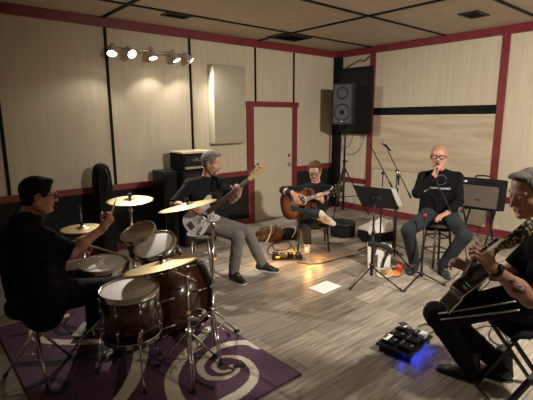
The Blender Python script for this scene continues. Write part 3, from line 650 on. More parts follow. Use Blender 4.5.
for s, q in ((-1, .0), (1, .09)):
    p = V((bc[0]-.12+q, bc[1]-.07, .03)); MB().path(catmull([p+V((-.10, -.03, -.02)), p+V((-.06, -.06, .06)), p+V((.0, -.05, .16)), p+V((.04, .0, .205)), p+V((.07, .04, .20))], 6), .011, 6).build('carry_strap', 'strap' if s < 0 else 'rubber', t)
bk = FL(291, 239)
t = thing('backpack', 'small black bag with pale straps right of the brown canvas bag', 'bag', bk)
blobmesh((bk[0], bk[1]+.05, 0), .12, .11, .105, .06, 4, 8, rz=-.5).build('bag_body', 'matte', t)
MB().path(catmull([(bk[0]-.06, bk[1]-.08, .05), (bk[0]-.02, bk[1]-.11, .14), (bk[0]+.03, bk[1]-.06, .17), (bk[0]+.06, bk[1], .16)], 6), .008, 6).build('carry_strap', 'strap', t)
rc = V(FL(345, 238)); rc = rc+V((.10, .13, 0))
t = thing('drum_case', 'round black drum case on the floor behind the acoustic guitarist', 'case', rc)
MB().lathe([(0, 0), (.175, 0), (.19, .015), (.19, .16), (.185, .165)], rc, (0, 0, 1), 40).build('case_body', 'matte', t)
MB().lathe([(.19, .165), (.196, .167), (.196, .205), (.18, .222), (0, .226)], rc, (0, 0, 1), 40).build('lid', 'black', t)
# open black case with a white jacket on it
oc = V(FL(378, 243)); oc = oc+V((.12, .12, 0)); 
t = thing('gig_case', 'low black case on the floor under the white jacket', 'case', oc)
MB().box((oc.x, oc.y, .085), (.50, .28, .15), rz=-.62).build('case_body', 'matte', t, bevel=.03)
MB().path(catmull([(oc.x-.22, oc.y-.02, .12), (oc.x-.26, oc.y-.06, .15), (oc.x-.22, oc.y-.10, .12)], 5), .009).build('carry_handle', 'steel', t)
def cloth(c, L, W, rz, seed, base, amp, mat, name):
    r = np.random.default_rng(seed); nx, ny = 46, 26; vs = []
    ph = r.uniform(0, 6, 8)
    for i in range(nx):
        for j in range(ny):
            u, v = i/(nx-1)-.5, j/(ny-1)-.5
            e = 1-(2*abs(u))**3; g = 1-(2*abs(v))**4
            z = base*e*g+amp*max(e*g, 0)**.5*(math.sin(9*v+5*u+ph[0]+2*math.sin(4*u+ph[1]))+.6*math.sin(17*v-8*u+ph[2])+.5*math.sin(13*u+6*v+ph[3]))
            x = u*L*(1+.12*math.sin(5*v+ph[4])); y = v*W*(1+.25*math.sin(4*u+ph[5]))
            vs.append((c[0]+x*math.cos(rz)-y*math.sin(rz), c[1]+x*math.sin(rz)+y*math.cos(rz), c[2]+max(z, 0)))
    f = [(i*ny+j, (i+1)*ny+j, (i+1)*ny+j+1, i*ny+j+1) for i in range(nx-1) for j in range(ny-1)]
    o = MB().add(vs, f, 0, True).build(name, mat); s = o.modifiers.new('thick', 'SOLIDIFY'); s.thickness = .006; s.offset = 1; return o
M['cloth'] = pm('white cloth', (.70, .68, .64), (.60, .58, .54), 30, .9, bump=.2)
tag(cloth((oc.x+.06, oc.y-.02, .152), .54, .30, -.55, 5, .13, .030, 'cloth', 'jacket'), 'crumpled white jacket on the low black case behind the music stand', 'jacket')
wb = V(FL(378.5, 268)); fB = facing(wb, -8); uB = UPZ.cross(fB)
t = thing('paper_bag', 'white bag with black handles standing on the floor behind the music stand', 'bag', wb)
Pb = lambda a, b, c: wb+uB*a+fB*(b-.05)+UPZ*c
o1 = MB().add([Pb(a, b, c) for a, b, c in ((-.12, .06, 0), (.13, .06, 0), (.13, -.06, 0), (-.12, -.06, 0), (-.135, .045, .30), (.145, .035, .29), (.145, -.035, .29), (-.135, -.035, .30))], [(0, 1, 2, 3), (0, 4, 5, 1), (1, 5, 6, 2), (2, 6, 7, 3), (3, 7, 4, 0)]).build('bag_body', 'white', t)
MB().add([Pb(a, .064, c) for a, c in ((-.065, .01), (-.015, .01), (-.015, .17), (-.065, .17))], [(0, 1, 2, 3)]).build('printed_panel', 'brownbag', o1)
cloth_b = MB().path(catmull([Pb(-.13, .03, .29), Pb(-.05, .06, .30), Pb(.03, .065, .285), Pb(.10, .07, .26), Pb(.14, .05, .20)], 6), .03, 10).path(catmull([Pb(.10, .075, .26), Pb(.09, .08, .19), Pb(.06, .08, .11), Pb(.04, .08, .02)], 6), .014, 8).path(catmull([Pb(-.04, .07, .27), Pb(-.05, .08, .22), Pb(-.06, .07, .18)], 6), .012, 8)
cloth_b.build('black_straps', 'rubber', t)
cable('coiled_cable', 'loosely coiled cream cable on the floor by the music stand leg', [FL(x, y, .012+.006*(i % 3)) for i, (x, y) in enumerate([(378, 270), (384, 267), (391, 269), (389, 274), (381, 277), (377, 273), (382, 269), (390, 271), (393, 274), (386, 277), (379, 275), (380, 270)])], .007, 'cream')
tag(MB().lathe([(0, 0), (.085, 0), (.09, .006), (.088, .016), (.06, .020), (0, .020)], FL(393, 273.5, 0), (0, 0, 1), 32).build('tambourine', 'orange'), 'orange round disc lying flat beside the red cup', 'disc')
cupc = FL(399, 271.5)
t = thing('drinking_cup', 'red plastic cup standing on the floor by the singer', 'cup', cupc)
MB().lathe([(0, .0), (.028, 0), (.032, .03), (.036, .085), (.034, .085), (.030, .03), (.026, .004), (0, .004)], cupc, (0, 0, 1), 24).build('cup_body', 'redcup', t)
# pedals with amber lamp
M['amber'] = pm('amber lamp', (1, .4, .05), (1, .4, .05), 5, .5, emit=(1, .36, .03), estr=.7)
M['blue'] = pm('blue light strip', (.05, .1, 1), (.05, .1, 1), 5, .5, emit=(.04, .08, 1.), estr=9)
pc = V(FL(287, 259)); rzp = -.75
t = thing('effects_pedal_board', 'small black pedal board lit amber on the floor between bassist and acoustic guitarist', 'pedal board', pc)
Rp = Matrix.Rotation(rzp, 3, 'Z')
q = lambda a, b, c: pc+Rp@Vector((a, b, c))
MB().box(q(0, 0, .032), (.40, .15, .012), R=Rp).box(q(-.18, 0, .013), (.02, .13, .026), R=Rp).box(q(.18, 0, .013), (.02, .13, .026), R=Rp).build('board', 'black', t, bevel=.003)
for i, (mm, a) in enumerate((('matte', -.15), ('brownbag', -.06), ('blacktrim', .04), ('black', .14))):
    p = MB().box(q(a, 0, .060), (.075, .12, .044), R=Rp).build('pedal', mm, t, bevel=.006)
    MB().tube(q(a-.018, .03, .082), q(a-.018, .03, .096), .009, n=8).tube(q(a+.018, .03, .082), q(a+.018, .03, .096), .009, n=8).build('knob', 'cream' if i == 1 else 'steel', p)
    MB().tube(q(a, -.035, .082), q(a, -.035, .092), .010, n=8).build('footswitch', 'chrome', p)
MB().box(q(-.12, -.078, .05), (.05, .01, .02), R=Rp).box(q(.08, .078, .05), (.05, .01, .02), R=Rp).build('amber_lamp', 'amber', t)
def plight(loc, e, col, r, parent):
    l = bpy.data.lights.new('glow', 'POINT'); l.energy = e; l.color = col; l.shadow_soft_size = r; l.specular_factor = .06
    o = bpy.data.objects.new('lamp_glow', l); C.objects.link(o); o.parent = parent; o.location = V(loc)-V(parent['_o'])
plight(q(-.26, -.28, .13), 2.2, (1, .46, .09), .03, t); plight(q(.26, -.26, .13), 2.2, (1, .46, .09), .03, t); plight(q(.05, .34, .13), 2.0, (1, .46, .09), .03, t); plight(q(.42, .08, .12), 1.5, (1, .46, .09), .03, t)
cable('instrument_cable', 'black cable looping behind the amber lit pedals', [FL(x, y, .008) for x, y in [(277, 256), (268, 253), (270, 246), (280, 242), (290, 243), (288, 249), (276, 250), (273, 244), (284, 239), (292, 246), (296, 254)]], .006)
cable('instrument_cable', 'thin dark cable running over the floor from the amber pedals towards the music stand', [FL(x, y, .007) for x, y in [(297, 262), (312, 264), (330, 261), (345, 257), (360, 253), (371, 247), (378, 244)]], .007, 'rosewood')
# blue lit pedal board
A_, B_, C_, D_ = [V(FL(*p, .07)) for p in ((378, 342), (402, 322), (431, 338), (409, 357))]
pc = (A_+B_+C_+D_)/4; pc.z = 0; e1 = ((B_-A_)+(C_-D_))/2; e2 = ((D_-A_)+(C_-B_))/2; L1, L2 = e1.length, e2.length
e1.normalize(); e2 = (e2-e1*e2.dot(e1)).normalized(); 
if e1.cross(e2).z < 0: e2_ = -e2
else: e2_ = e2
Rp = Matrix((e1, e2_, UPZ)).transposed(); sg = e2.dot(e2_)
t = thing('effects_pedal_board', 'large black pedal board with blue underlight in front of the right guitarist', 'pedal board', pc)
q = lambda a, b, c: pc+e1*a+e2*b+UPZ*c
MB().box(q(0, 0, .060), (L1, L2, .018), R=Rp).build('board', 'black', t, bevel=.004)
for s in (-1, 1): MB().box(q(s*(L1/2-.03), 0, .026), (.02, L2-.04, .052), R=Rp).build('side_foot', 'black', t)
bs = MB().box(q(0, L2/2-.035, .047), (L1-.12, .012, .008), R=Rp).box(q(-L1/2+.06, 0, .047), (.012, L2-.14, .008), R=Rp).build('blue_light_strip', 'blue', t)
for a in (-.10, .10): plight(q(a, L2/2+.01, .035), .09, (.03, .06, 1), .02, t)
plight(q(-L1/2-.02, .08, .035), .09, (.03, .06, 1), .02, t)
k = 0
mats = ['matte', 'black', 'blacktrim', 'black', 'matte', 'black']
for i in range(3):
    for j in range(2):
        a, b = (-1+i)*L1*.30, (-.5+j)*L2*.46
        p = MB().box(q(a, b, .084), (L1*.22, L2*.34, .030), R=Rp).build('pedal', mats[k], t, bevel=.005); k += 1
        MB().tube(q(a-.02, b-.03, .099), q(a-.02, b-.03, .110), .009, n=8).tube(q(a+.02, b-.03, .099), q(a+.02, b-.03, .110), .009, n=8).tube(q(a, b-.03, .099), q(a, b-.03, .110), .007, n=8).build('knob', 'steel', p)
        MB().tube(q(a, b+.045, .099), q(a, b+.045, .107), .011, n=8).build('footswitch', 'chrome', p)
lb = V(FL(388, 335, .118)); MB().box((lb.x, lb.y, .102), (.10, .035, .004), R=Rp).build('white_label', 'white', t)
lb = V(FL(423, 334, .125)); MB().box((lb.x, lb.y, .117), (.07, .05, .035), R=Rp).build('power_adapter', 'white', t, bevel=.004)
lb = V(FL(403, 326, .12)); MB().lathe([(0, 0), (.045, 0), (.045, .02), (.035, .028), (0, .028)], (lb.x, lb.y, .112), (0, 0, 1), 24).build('round_switch', 'steel', t)
cable('instrument_cable', 'tangled thin cables on the floor behind the right guitarist\'s boots', [FL(x, y, .008) for x, y in [(430, 333), (440, 330), (452, 333), (470, 331), (486, 326), (500, 330), (508, 340), (500, 345), (490, 338), (492, 328), (505, 326), (520, 332), (530, 340)]], .005)
cable('instrument_cable', 'thin black cable leaving the blue lit pedal board', [FL(x, y, .008) for x, y in [(418, 326), (426, 324), (434, 328), (438, 334), (446, 338), (455, 338)]], .005)
# ================================================================== PEOPLE: signed-distance bodies meshed by surface nets
def surf_nets(Fd, ID, org, h):
    ins = Fd < 0
    nx, ny, nz = Fd.shape
    def cor(A, i, j, k): return A[i:nx-1+i, j:ny-1+j, k:nz-1+k]
    cs = sum(cor(ins, i, j, k).astype(np.int8) for i in (0, 1) for j in (0, 1) for k in (0, 1))
    act = (cs > 0) & (cs < 8); I = np.argwhere(act); n = len(I)
    vid = -np.ones(act.shape, np.int64); vid[act] = np.arange(n)
    acc = np.zeros((n, 3)); cnt = np.zeros(n); mid = np.zeros(n, int); best = np.full(n, 1e9)
    offs = [np.array(o) for o in ((0, 0, 0), (1, 0, 0), (0, 1, 0), (0, 0, 1), (1, 1, 0), (1, 0, 1), (0, 1, 1), (1, 1, 1))]
    val = {tuple(o): Fd[tuple((I+o).T)] for o in offs}
    for o in offs:
        d = np.abs(val[tuple(o)]); b = d < best; best[b] = d[b]; mid[b] = ID[tuple((I+o).T)][b]
    for o in offs:
        for ax in range(3):
            if o[ax]: continue
            p = o.copy(); p[ax] = 1; a, b = val[tuple(o)], val[tuple(p)]; c = (a < 0) != (b < 0)
            t = np.where(c, a/np.where(a == b, 1, a-b), 0)
            pos = np.tile(o.astype(float), (n, 1)); pos[:, ax] += t; acc[c] += pos[c]; cnt[c] += 1
    P = (I+acc/cnt[:, None])*h+org
    quads = []
    for ax in range(3):
        o1 = [0, 0, 0]; o1[ax] = 1
        sl0 = tuple(slice(1, -1) if a != ax else slice(0, -1) for a in range(3)); sl1 = tuple(slice(1, -1) if a != ax else slice(1, None) for a in range(3))
        ch = ins[sl0] != ins[sl1]; E = np.argwhere(ch)
        for a in range(3):
            if a != ax: E[:, a] += 1
        u, v = (ax+1) % 3, (ax+2) % 3; eu = np.zeros(3, int); eu[u] = 1; ev = np.zeros(3, int); ev[v] = 1
        g = lambda X: vid[tuple(X.T)]
        q = np.stack([g(E-eu-ev), g(E-ev), g(E), g(E-eu)], 1)
        fl = ~ins[tuple(E.T)]; q[fl] = q[fl][:, ::-1]; quads.append(q)
    Q = np.concatenate(quads); Q = Q[(Q >= 0).all(1)]
    return P, Q, mid
class Blob:
    """smooth union of tapered limbs and ellipsoids"""
    def __init__(s, k=.02): s.p = []; s.k = k
    def cap(s, a, b, ra, rb, m=0, k=None, op=1, flat=None, sq=None):
        s.p.append(('c', np.array(V(a)), np.array(V(b)), ra, rb, m, s.k if k is None else k, op, flat, sq)); return s
    def chain(s, pts, rs, m=0, k=None):
        for i in range(len(pts)-1): s.cap(pts[i], pts[i+1], rs[i], rs[i+1], m, k)
        return s
    def ell(s, c, r, R=None, m=0, k=None, op=1, flat=None):
        R = np.eye(3) if R is None else np.array(R); s.p.append(('e', np.array(V(c)), np.array(r, float), R, None, m, s.k if k is None else k, op, flat, None)); return s
    def mesh(s, h, noise=0, nf=14, seed=0, pad=.03, cuts=()):
        lo = np.full(3, 1e9); hi = -lo
        for p in s.p:
            if p[7] < 0: continue
            if p[0] == 'c': r = max(p[3], p[4]); lo = np.minimum(lo, np.minimum(p[1], p[2])-r); hi = np.maximum(hi, np.maximum(p[1], p[2])+r)
            else: r = max(p[2]); lo = np.minimum(lo, p[1]-r); hi = np.maximum(hi, p[1]+r)
        lo -= pad; hi += pad; N = np.ceil((hi-lo)/h).astype(int)+1
        Fd = np.full(N, .3, np.float32); ID = np.zeros(N, np.int16)
        ax = [lo[i]+h*np.arange(N[i]) for i in range(3)]
        for p in s.p:
            k = max(p[6], 1e-4); mg = k+3*h
            if p[0] == 'c': r = max(p[3], p[4])+mg; l, u = np.minimum(p[1], p[2])-r, np.maximum(p[1], p[2])+r
            else: r = max(p[2])+mg; l, u = p[1]-r, p[1]+r
            i0 = np.clip(((l-lo)/h).astype(int), 0, N-1); i1 = np.clip(((u-lo)/h).astype(int)+2, 1, N)
            sl = tuple(slice(i0[i], i1[i]) for i in range(3))
            X, Y, Z = np.meshgrid(*[ax[i][sl[i]] for i in range(3)], indexing='ij')
            if X.size == 0: continue
            Q = np.stack([X, Y, Z], -1)
            if p[0] == 'c':
                ab = p[2]-p[1]; L = max(ab@ab, 1e-9); rel = Q-p[1]; tt = (rel@ab)/L; t = np.clip(tt, 0, 1)
                dv = rel-t[..., None]*ab
                if p[9] is not None:      # (axis, scale): flattened section
                    a_ = np.array(V(p[9][0]).normalized()); dv = dv+(dv@a_)[..., None]*a_*(p[9][1]-1)
                d = np.linalg.norm(dv, axis=-1)-(p[3]+(p[4]-p[3])*t)
                if p[9] is not None: d = d/(1+(p[9][1]-1)*.4)
                if p[8]: 
                    ln = math.sqrt(L)
                    if p[8] & 1: d = np.maximum(d, -tt*ln)
                    if p[8] & 2: d = np.maximum(d, (tt-1)*ln)
            else:
                rel = (Q-p[1])@p[3]; k0 = np.linalg.norm(rel/p[2], axis=-1); k1 = np.linalg.norm(rel/(p[2]**2), axis=-1); d = k0*(k0-1)/np.maximum(k1, 1e-6)
                if p[8] is not None: d = np.maximum(d, (Q-np.array(p[8][0]))@np.array(p[8][1]))
            f = Fd[sl]
            if p[7] > 0:
                ID[sl][d < f] = p[5]; hh = np.maximum(k-np.abs(f-d), 0)/k; Fd[sl] = np.minimum(f, d)-hh*hh*k*.25
            else:
                d = -d; ID[sl][(d > f)] = p[5]; hh = np.maximum(k-np.abs(f-d), 0)/k; Fd[sl] = np.maximum(f, d)+hh*hh*k*.25
        X, Y, Z = np.meshgrid(*ax, indexing='ij')
        for c, nrm in cuts:       # keep the side the normal points away from
            nrm = np.array(V(nrm).normalized()); Fd = np.maximum(Fd, ((X-c[0])*nrm[0]+(Y-c[1])*nrm[1]+(Z-c[2])*nrm[2]))
        if noise:
            r = np.random.default_rng(seed); W = 0
            wx = .02*np.sin(11*Y+7*Z+seed); wy = .02*np.sin(9*X-8*Z)
            for i in range(6):
                v = r.normal(size=3); v /= np.linalg.norm(v); f = nf*(1+i*.55)
                W = W+np.sin(f*((X+wx)*v[0]+(Y+wy)*v[1]+Z*v[2])*2+r.uniform(0, 6))/(1+i*.4)
            Fd = Fd+noise*(1-np.abs(W)/1.5)*.7
        P, Qd, mid = surf_nets(Fd, ID, lo, h); return P, Qd, mid
    def build(s, name, mats, parent, h, smooth=2, **kw):
        P, Q, mid = s.mesh(h, **kw); o0 = np.array(parent['_o'])
        me = bpy.data.meshes.new(name); me.vertices.add(len(P)); me.vertices.foreach_set('co', (P-o0).astype(np.float32).ravel())
        me.loops.add(len(Q)*4); me.loops.foreach_set('vertex_index', Q.ravel().astype(np.int32)); me.polygons.add(len(Q))
        me.polygons.foreach_set('loop_start', np.arange(0, len(Q)*4, 4, dtype=np.int32))
        if not isinstance(mats, list): mats = [mats]
        for m in mats: me.materials.append(M[m])
        me.update(calc_edges=True)
        me.polygons.foreach_set('material_index', np.minimum(mid[Q[:, 0]], len(mats)-1).astype(np.int32))
        me.polygons.foreach_set('use_smooth', np.ones(len(Q), bool)); me.update()
        o = bpy.data.objects.new(name, me); C.objects.link(o); o.parent = parent; o['_o'] = list(parent['_o'])
        if smooth: md = o.modifiers.new('smooth', 'SMOOTH'); md.iterations = smooth; md.factor = .5
        return o
nv = lambda v: V(v).normalized()
def ik(a, b, l1, l2, pole):
    a, b = V(a), V(b); d = b-a; L = d.length
    if L > (l1+l2)*.995: b = a+d.normalized()*(l1+l2)*.995; d = b-a; L = d.length
    dn = d/L; x = (l1*l1-l2*l2+L*L)/(2*L); hgt = math.sqrt(max(l1*l1-x*x, 0)); p = V(pole); p = (p-dn*p.dot(dn)).normalized()
    return a+dn*x+p*hgt, b
def hand(B, wr, d, n, side, curl=(.5, .6, .4), spread=.0, s=1., m=0, thumb=(.55, .75, .35), tc=.4, per=None):
    """wrist wr, d wrist->knuckles, n out of the palm, side +1 right / -1 left"""
    wr, d = V(wr), nv(d); n = V(n); n = (n-d*n.dot(d)).normalized(); t = d.cross(n)*side
    B.cap(wr-d*.03*s, wr+d*.01, .026*s, .024*s, m, .02)
    for i, off in enumerate((.028, .010, -.009, -.027)):
        kn = wr+d*(.092, .096, .092, .083)[i]*s+t*off*s
        B.cap(wr+d*.012*s+t*off*.6*s, kn, .0145*s, .0115*s, m, .014)
        dd = (d+t*spread*(1.5-i)*.5).normalized(); c = per[i] if per else curl; p = kn; L = (.074, .082, .076, .060)[i]*s
        ang = 0
        for j, fr_ in enumerate((.45, .30, .25)):
            ang += c[j]; q = p+(dd*math.cos(ang)+n*math.sin(ang))*L*fr_; B.cap(p, q, (.0098, .0088, .0080)[j]*s, (.0090, .0082, .0070)[j]*s, m, .004); p = q
    th0 = wr+d*.025*s+t*.022*s+n*.006*s; td = (d*thumb[0]+t*thumb[1]+n*thumb[2]).normalized(); k1 = th0+td*.045*s
    td2 = (td+(-t*.55+d*.25+n*.35)*tc).normalized(); k2 = k1+td2*.034*s; td3 = (td2+(-t*.5+n*.25)*tc).normalized(); k3 = k2+td3*.026*s
    B.cap(wr+d*.02*s, th0, .017*s, .016*s, m, .012).cap(th0, k1, .0155*s, .0115*s, m, .010).cap(k1, k2, .0115*s, .0100*s, m, .004).cap(k2, k3, .0100*s, .0080*s, m, .004)
def head_prims(B, c, Rm, s=1., skin=0, lip=1, eyew=2, iris=3, jaw=1., fat=1.):
    q = lambda x, y, z: V(c)+Rm@Vector((x, y, z))*s
    R3 = np.array(Rm)
    B.ell(q(-.012, 0, .035), (.098*s, .078*s, .084*s), R3, skin, .02)
    B.ell(q(.022, 0, -.03), (.070*s, .060*s*fat, .080*s), R3, skin, .03)
    B.cap(q(.045, .022*jaw, -.088), q(.045, -.022*jaw, -.088), .026*s*fat, .026*s*fat, skin, .025)
    for y in (-1, 1):
        B.cap(q(-.01, y*.052*fat, -.045), q(.04, y*.030, -.088), .022*s, .022*s, skin, .03)
        B.ell(q(.052, y*.036, -.022), (.028*s, .024*s*fat, .024*s), R3, skin, .02)
        B.cap(q(.082, y*.012, .030), q(.070, y*.048, .028), .010*s, .009*s, skin, .012)
        B.ell(q(.093, y*.032, .006), (.014*s, .019*s, .011*s), R3, skin, .012, -1)
        B.ell(q(.0745, y*.031, .006), (.0125*s, .014*s, .0115*s), R3, eyew, .003)
        B.ell(q(.0855, y*.031, .005), (.003*s, .0055*s, .0055*s), R3, iris, .001)
        B.cap(q(.084, y*.020, .0145), q(.079, y*.044, .0125), .0042*s, .0042*s, skin, .003)
        B.ell(q(-.012, y*.080, -.002), (.020*s, .009*s, .032*s), (Matrix(R3.tolist())@Matrix.Rotation(y*.35, 3, 'Z')), skin, .006)
        B.ell(q(-.008, y*.088, .0), (.011*s, .005*s, .019*s), R3, skin, .004, -1)
        B.ell(q(.094, y*.011, -.030), (.011*s, .009*s, .008*s), R3, skin, .006)
    B.chain([q(.082, 0, .022), q(.098, 0, -.010), q(.109, 0, -.027)], [.0085*s, .0095*s, .0115*s], skin, .008)
    B.cap(q(.088, .020, -.0565), q(.088, -.020, -.0565), .0065*s, .0065*s, lip, .004)
    B.cap(q(.087, .016, -.066), q(.087, -.016, -.066), .0072*s, .0072*s, lip, .004)
    B.ell(q(.100, 0, -.0612), (.012*s, .024*s, .0018*s), R3, lip, .003, -1)
    B.ell(q(.078, 0, -.096), (.016*s, .020*s, .014*s), R3, skin, .012)
def rot_head(yaw, pitch, roll=0):   # face along +x, pitch>0 looks down
    return (Matrix.Rotation(yaw, 3, 'Z')@Matrix.Rotation(pitch, 3, 'Y')@Matrix.Rotation(roll, 3, 'X'))
def skinmat(name, c, rough=.5):
    m = pm(name, c, (c[0]*.88, c[1]*.80, c[2]*.78), 25, rough, bump=.05); b = m.node_tree.nodes['Principled BSDF']
    b.inputs['Subsurface Weight'].default_value = .08; b.inputs['Subsurface Radius'].default_value = (.01, .004, .002); M[name] = m
skinmat('fair skin', (.52, .29, .20)); skinmat('ruddy skin', (.50, .25, .17)); skinmat('lip', (.36, .13, .11))
M['eye'] = pm('eye white', (.6, .57, .53)); M['iris'] = pm('iris', (.04, .03, .02), rough=.2)
M['tee'] = pm('black cotton', (.005, .005, .0055), (.008, .008, .0085), 40, .95, bump=.15, spec=.08)
M['polo'] = pm('black knitted cotton', (.009, .010, .013), (.014, .015, .018), 60, .9, bump=.15, spec=.12)
M['jeans'] = pm('dark blue denim', (.020, .024, .030), (.030, .035, .042), 60, .95, bump=.2, spec=.1)
M['greyjeans'] = pm('grey cotton trousers', (.17, .16, .15), (.135, .13, .125), 50, .9, bump=.2)
M['track'] = pm('black tracksuit cloth', (.004, .004, .005), (.007, .007, .008), 40, .8, bump=.1, spec=.12)
M['hairdark'] = pm('dark hair', (.006, .005, .004), (.014, .010, .009), 120, .8, spec=.15, bump=.8, stretch=(1, 1, .3))
M['hairgrey'] = pm('grey hair', (.24, .225, .21), (.11, .10, .095), 120, .8, spec=.2, bump=.8, stretch=(1, 1, .3))
M['hairbrown'] = pm('brown hair', (.10, .052, .030), (.06, .032, .019), 120, .8, spec=.15, bump=.8, stretch=(1, 1, .3))
M['hairshort'] = pm('clipped ginger hair', (.36, .19, .12), (.30, .155, .10), 160, .7, bump=.5)
M['sock'] = pm('black sock', (.02, .02, .02)); M['shoeblack'] = pm('black shoe', (.010, .010, .011), (.018, .018, .018), 40, .55, bump=.1)
M['shoewhite'] = pm('off white shoe', (.62, .58, .48), (.54, .50, .40), 30, .6); M['sole'] = pm('white rubber sole', (.75, .74, .70), rough=.5)
M['tatt'] = pm('tattoo ink', (.05, .05, .055), (.28, .15, .11), 60, .6); M['lens'] = pm('dark lens', (.02, .02, .022), rough=.15)
M['clear'] = pm('clear lens', (.9, .9, .9), rough=.05); M['clear'].node_tree.nodes['Principled BSDF'].inputs['Alpha'].default_value = .12
def shoe(parent, ankle, d, up, mat='shoeblack', sole='sole', s=1., high=0, name='shoe'):
    """ankle = ankle joint, d = heel->toe"""
    a = V(ankle); d = nv(d); up = V(up); up = (up-d*up.dot(d)).normalized(); sd = up.cross(d)
    q = lambda x, y, z: a+d*x*s+sd*y*s+up*z*s
    B = Blob(.02)
    B.cap(q(-.035, 0, -.045), q(-.008, 0, .012+high*.5), .038*s, .043*s).cap(q(.0, 0, -.005), q(.075, 0, -.045), .043*s, .036*s).cap(q(.0, 0, -.04), q(.10, 0, -.055), .042*s, .036*s, sq=(up, 1.15)).cap(q(.10, .004, -.058), q(.165, .006, -.065), .040*s, .030*s, sq=(up, 1.35))
    if high: B.cap(q(-.005, 0, 0), q(-.01, 0, high), .044*s, .050*s, flat=2)
    o = B.build(name, mat, parent, .007, 2, cuts=[(q(0, 0, -.084), -up)])
    B = Blob(.02).cap(q(-.035, 0, -.083), q(.06, 0, -.083), .040*s, .036*s, sq=(up, 3.2)).cap(q(.06, 0, -.083), q(.165, .006, -.083), .038*s, .034*s, sq=(up, 3.2))
    B.build('sole', sole, o, .006, 2)
    if not high:
        L = MB()
        for i in range(4): L.tube(q(.035+i*.022, -.016, -.003-i*.008), q(.040+i*.022, .016, -.003-i*.008), .0032*s, n=6)
        L.build('laces', sole if sole != 'rubber' else 'strap', o)
    return o
DEBUG = []
def person(label, face, spec):
    """spec keys: pelvis, chest, neck, head, R (head rotation), sh, el, wr, hip, kn, an (each [right, left]), foot dirs, skin"""
    S = spec; sk = S.get('skin', 'fair skin'); fat = S.get('fat', 1.); w = S.get('bulk', 1.)
    f = nv(face); lf = UPZ.cross(f)
    base = V(S['base']); t = thing('person', label, 'person', base)
    B = Blob(.03)
    pel, ch, nk, hd = V(S['pelvis']), V(S['chest']), V(S['neck']), V(S['head'])
    B.cap(pel+lf*.07, pel-lf*.07, .085*w, .085*w).cap(pel, ch, .10*w, .115*w).cap(ch+lf*.08, ch-lf*.08, .095*w, .095*w).cap(ch, nk, .09*w, .055)
    Rh = S['R']; hs = S.get('hs', 1.)
    B.cap(nk-UPZ*.02, hd+Rh@Vector((-.022, 0, -.055))*hs, .058*fat, .054*fat, 0, .03)
    for i in (0, 1):
        B.cap(nk-UPZ*.02, V(S['sh'][i])-UPZ*.01, .040, .044).cap(S['sh'][i], S['el'][i], .046*w, .038*w).cap(S['el'][i], V(S['el'][i]).lerp(V(S['wr'][i]), .35), .038*w, .040*w).cap(V(S['el'][i]).lerp(V(S['wr'][i]), .35), S['wr'][i], .040*w, .026)
        B.cap(S['hip'][i], S['kn'][i], .075*w, .050).cap(S['kn'][i], V(S['kn'][i]).lerp(V(S['an'][i]), .3), .050, .050).cap(V(S['kn'][i]).lerp(V(S['an'][i]), .3), S['an'][i], .050, .034)
        B.cap(S['an'][i], V(S['an'][i])+nv(S['ft'][i])*.10-UPZ*.035, .030, .022)
        if S['hands'][i]: hand(B, S['wr'][i], side=1 if i == 0 else -1, **S['hands'][i])
    for (c, d, r) in S.get('tattoo', []): B.ell(c, r, None, 4, .001)
    head_prims(B, hd, Rh, hs, fat=fat)
    B.build('body', [sk, 'lip', 'eye', 'iris', 'tatt'], t, S.get('res', .0055), 1)
    for n_, v in (('head', hd), ('neck', nk), ('chest', ch), ('pelvis', pel)): DEBUG.append((label[:18], n_, PR(v)))
    for n_ in ('sh', 'el', 'wr', 'hip', 'kn', 'an'):
        for i in (0, 1): DEBUG.append((label[:18], n_+'RL'[i], PR(S[n_][i])))
    return t
def shirt(t, S, face, mat, sleeve=.55, r=1., h=.008, belly=.13, noise=.004, seed=1, hem=.10, name='shirt', longs=False, shr=.066, neck=.075):
    f = nv(face); lf = UPZ.cross(f); pel, ch, nk = V(S['pelvis']), V(S['chest']), V(S['neck'])
    up = (ch-pel).normalized(); B = Blob(.045)
    fl = (f, 1.32)
    B.cap(pel+up*(-hem)+lf*.075, pel+up*(-hem)-lf*.075, belly*r, belly*r, sq=fl)
    B.cap(pel+up*.02+lf*.06, pel+up*.02-lf*.06, (belly+.012)*r, (belly+.012)*r, sq=(f, 1.15)).cap(pel+up*.16+lf*.06+f*.01, pel+up*.16-lf*.06+f*.01, (belly+.008)*r, (belly+.008)*r, sq=(f, 1.12))
    B.cap(ch+lf*.085, ch-lf*.085, .122*r, .122*r, sq=(f, 1.15)).cap(pel, ch, .13*r, .13*r)
    B.cap(ch, nk-UPZ*.03, .115*r, neck, k=.05)
    for i in (0, 1):
        sh, el, wr = V(S['sh'][i]), V(S['el'][i]), V(S['wr'][i])
        B.cap(nk-UPZ*.030, sh, max(.068*r, .062), max(.068*r, .062), k=.04)
        if longs:
            B.cap(sh, el, shr*r, .058*r, k=.03).cap(el, el.lerp(wr, .95), .058*r, .038*max(r, 1), flat=2, k=.02)
        else:
            e = sh.lerp(el, sleeve) if sleeve <= 1 else el
            B.cap(sh, e, shr*r, (shr-.004)*r, flat=2, k=.03)
            if sleeve > 1: B.cap(el, el.lerp(wr, sleeve-1), (shr-.006)*r, .05*r, flat=2, k=.02)
    B.cap(nk+UPZ*.02, nk+UPZ*.10, .054, .060, op=-1, k=.006)
    return B.build(name, mat, t, h, 2, noise=noise, nf=13, seed=seed)
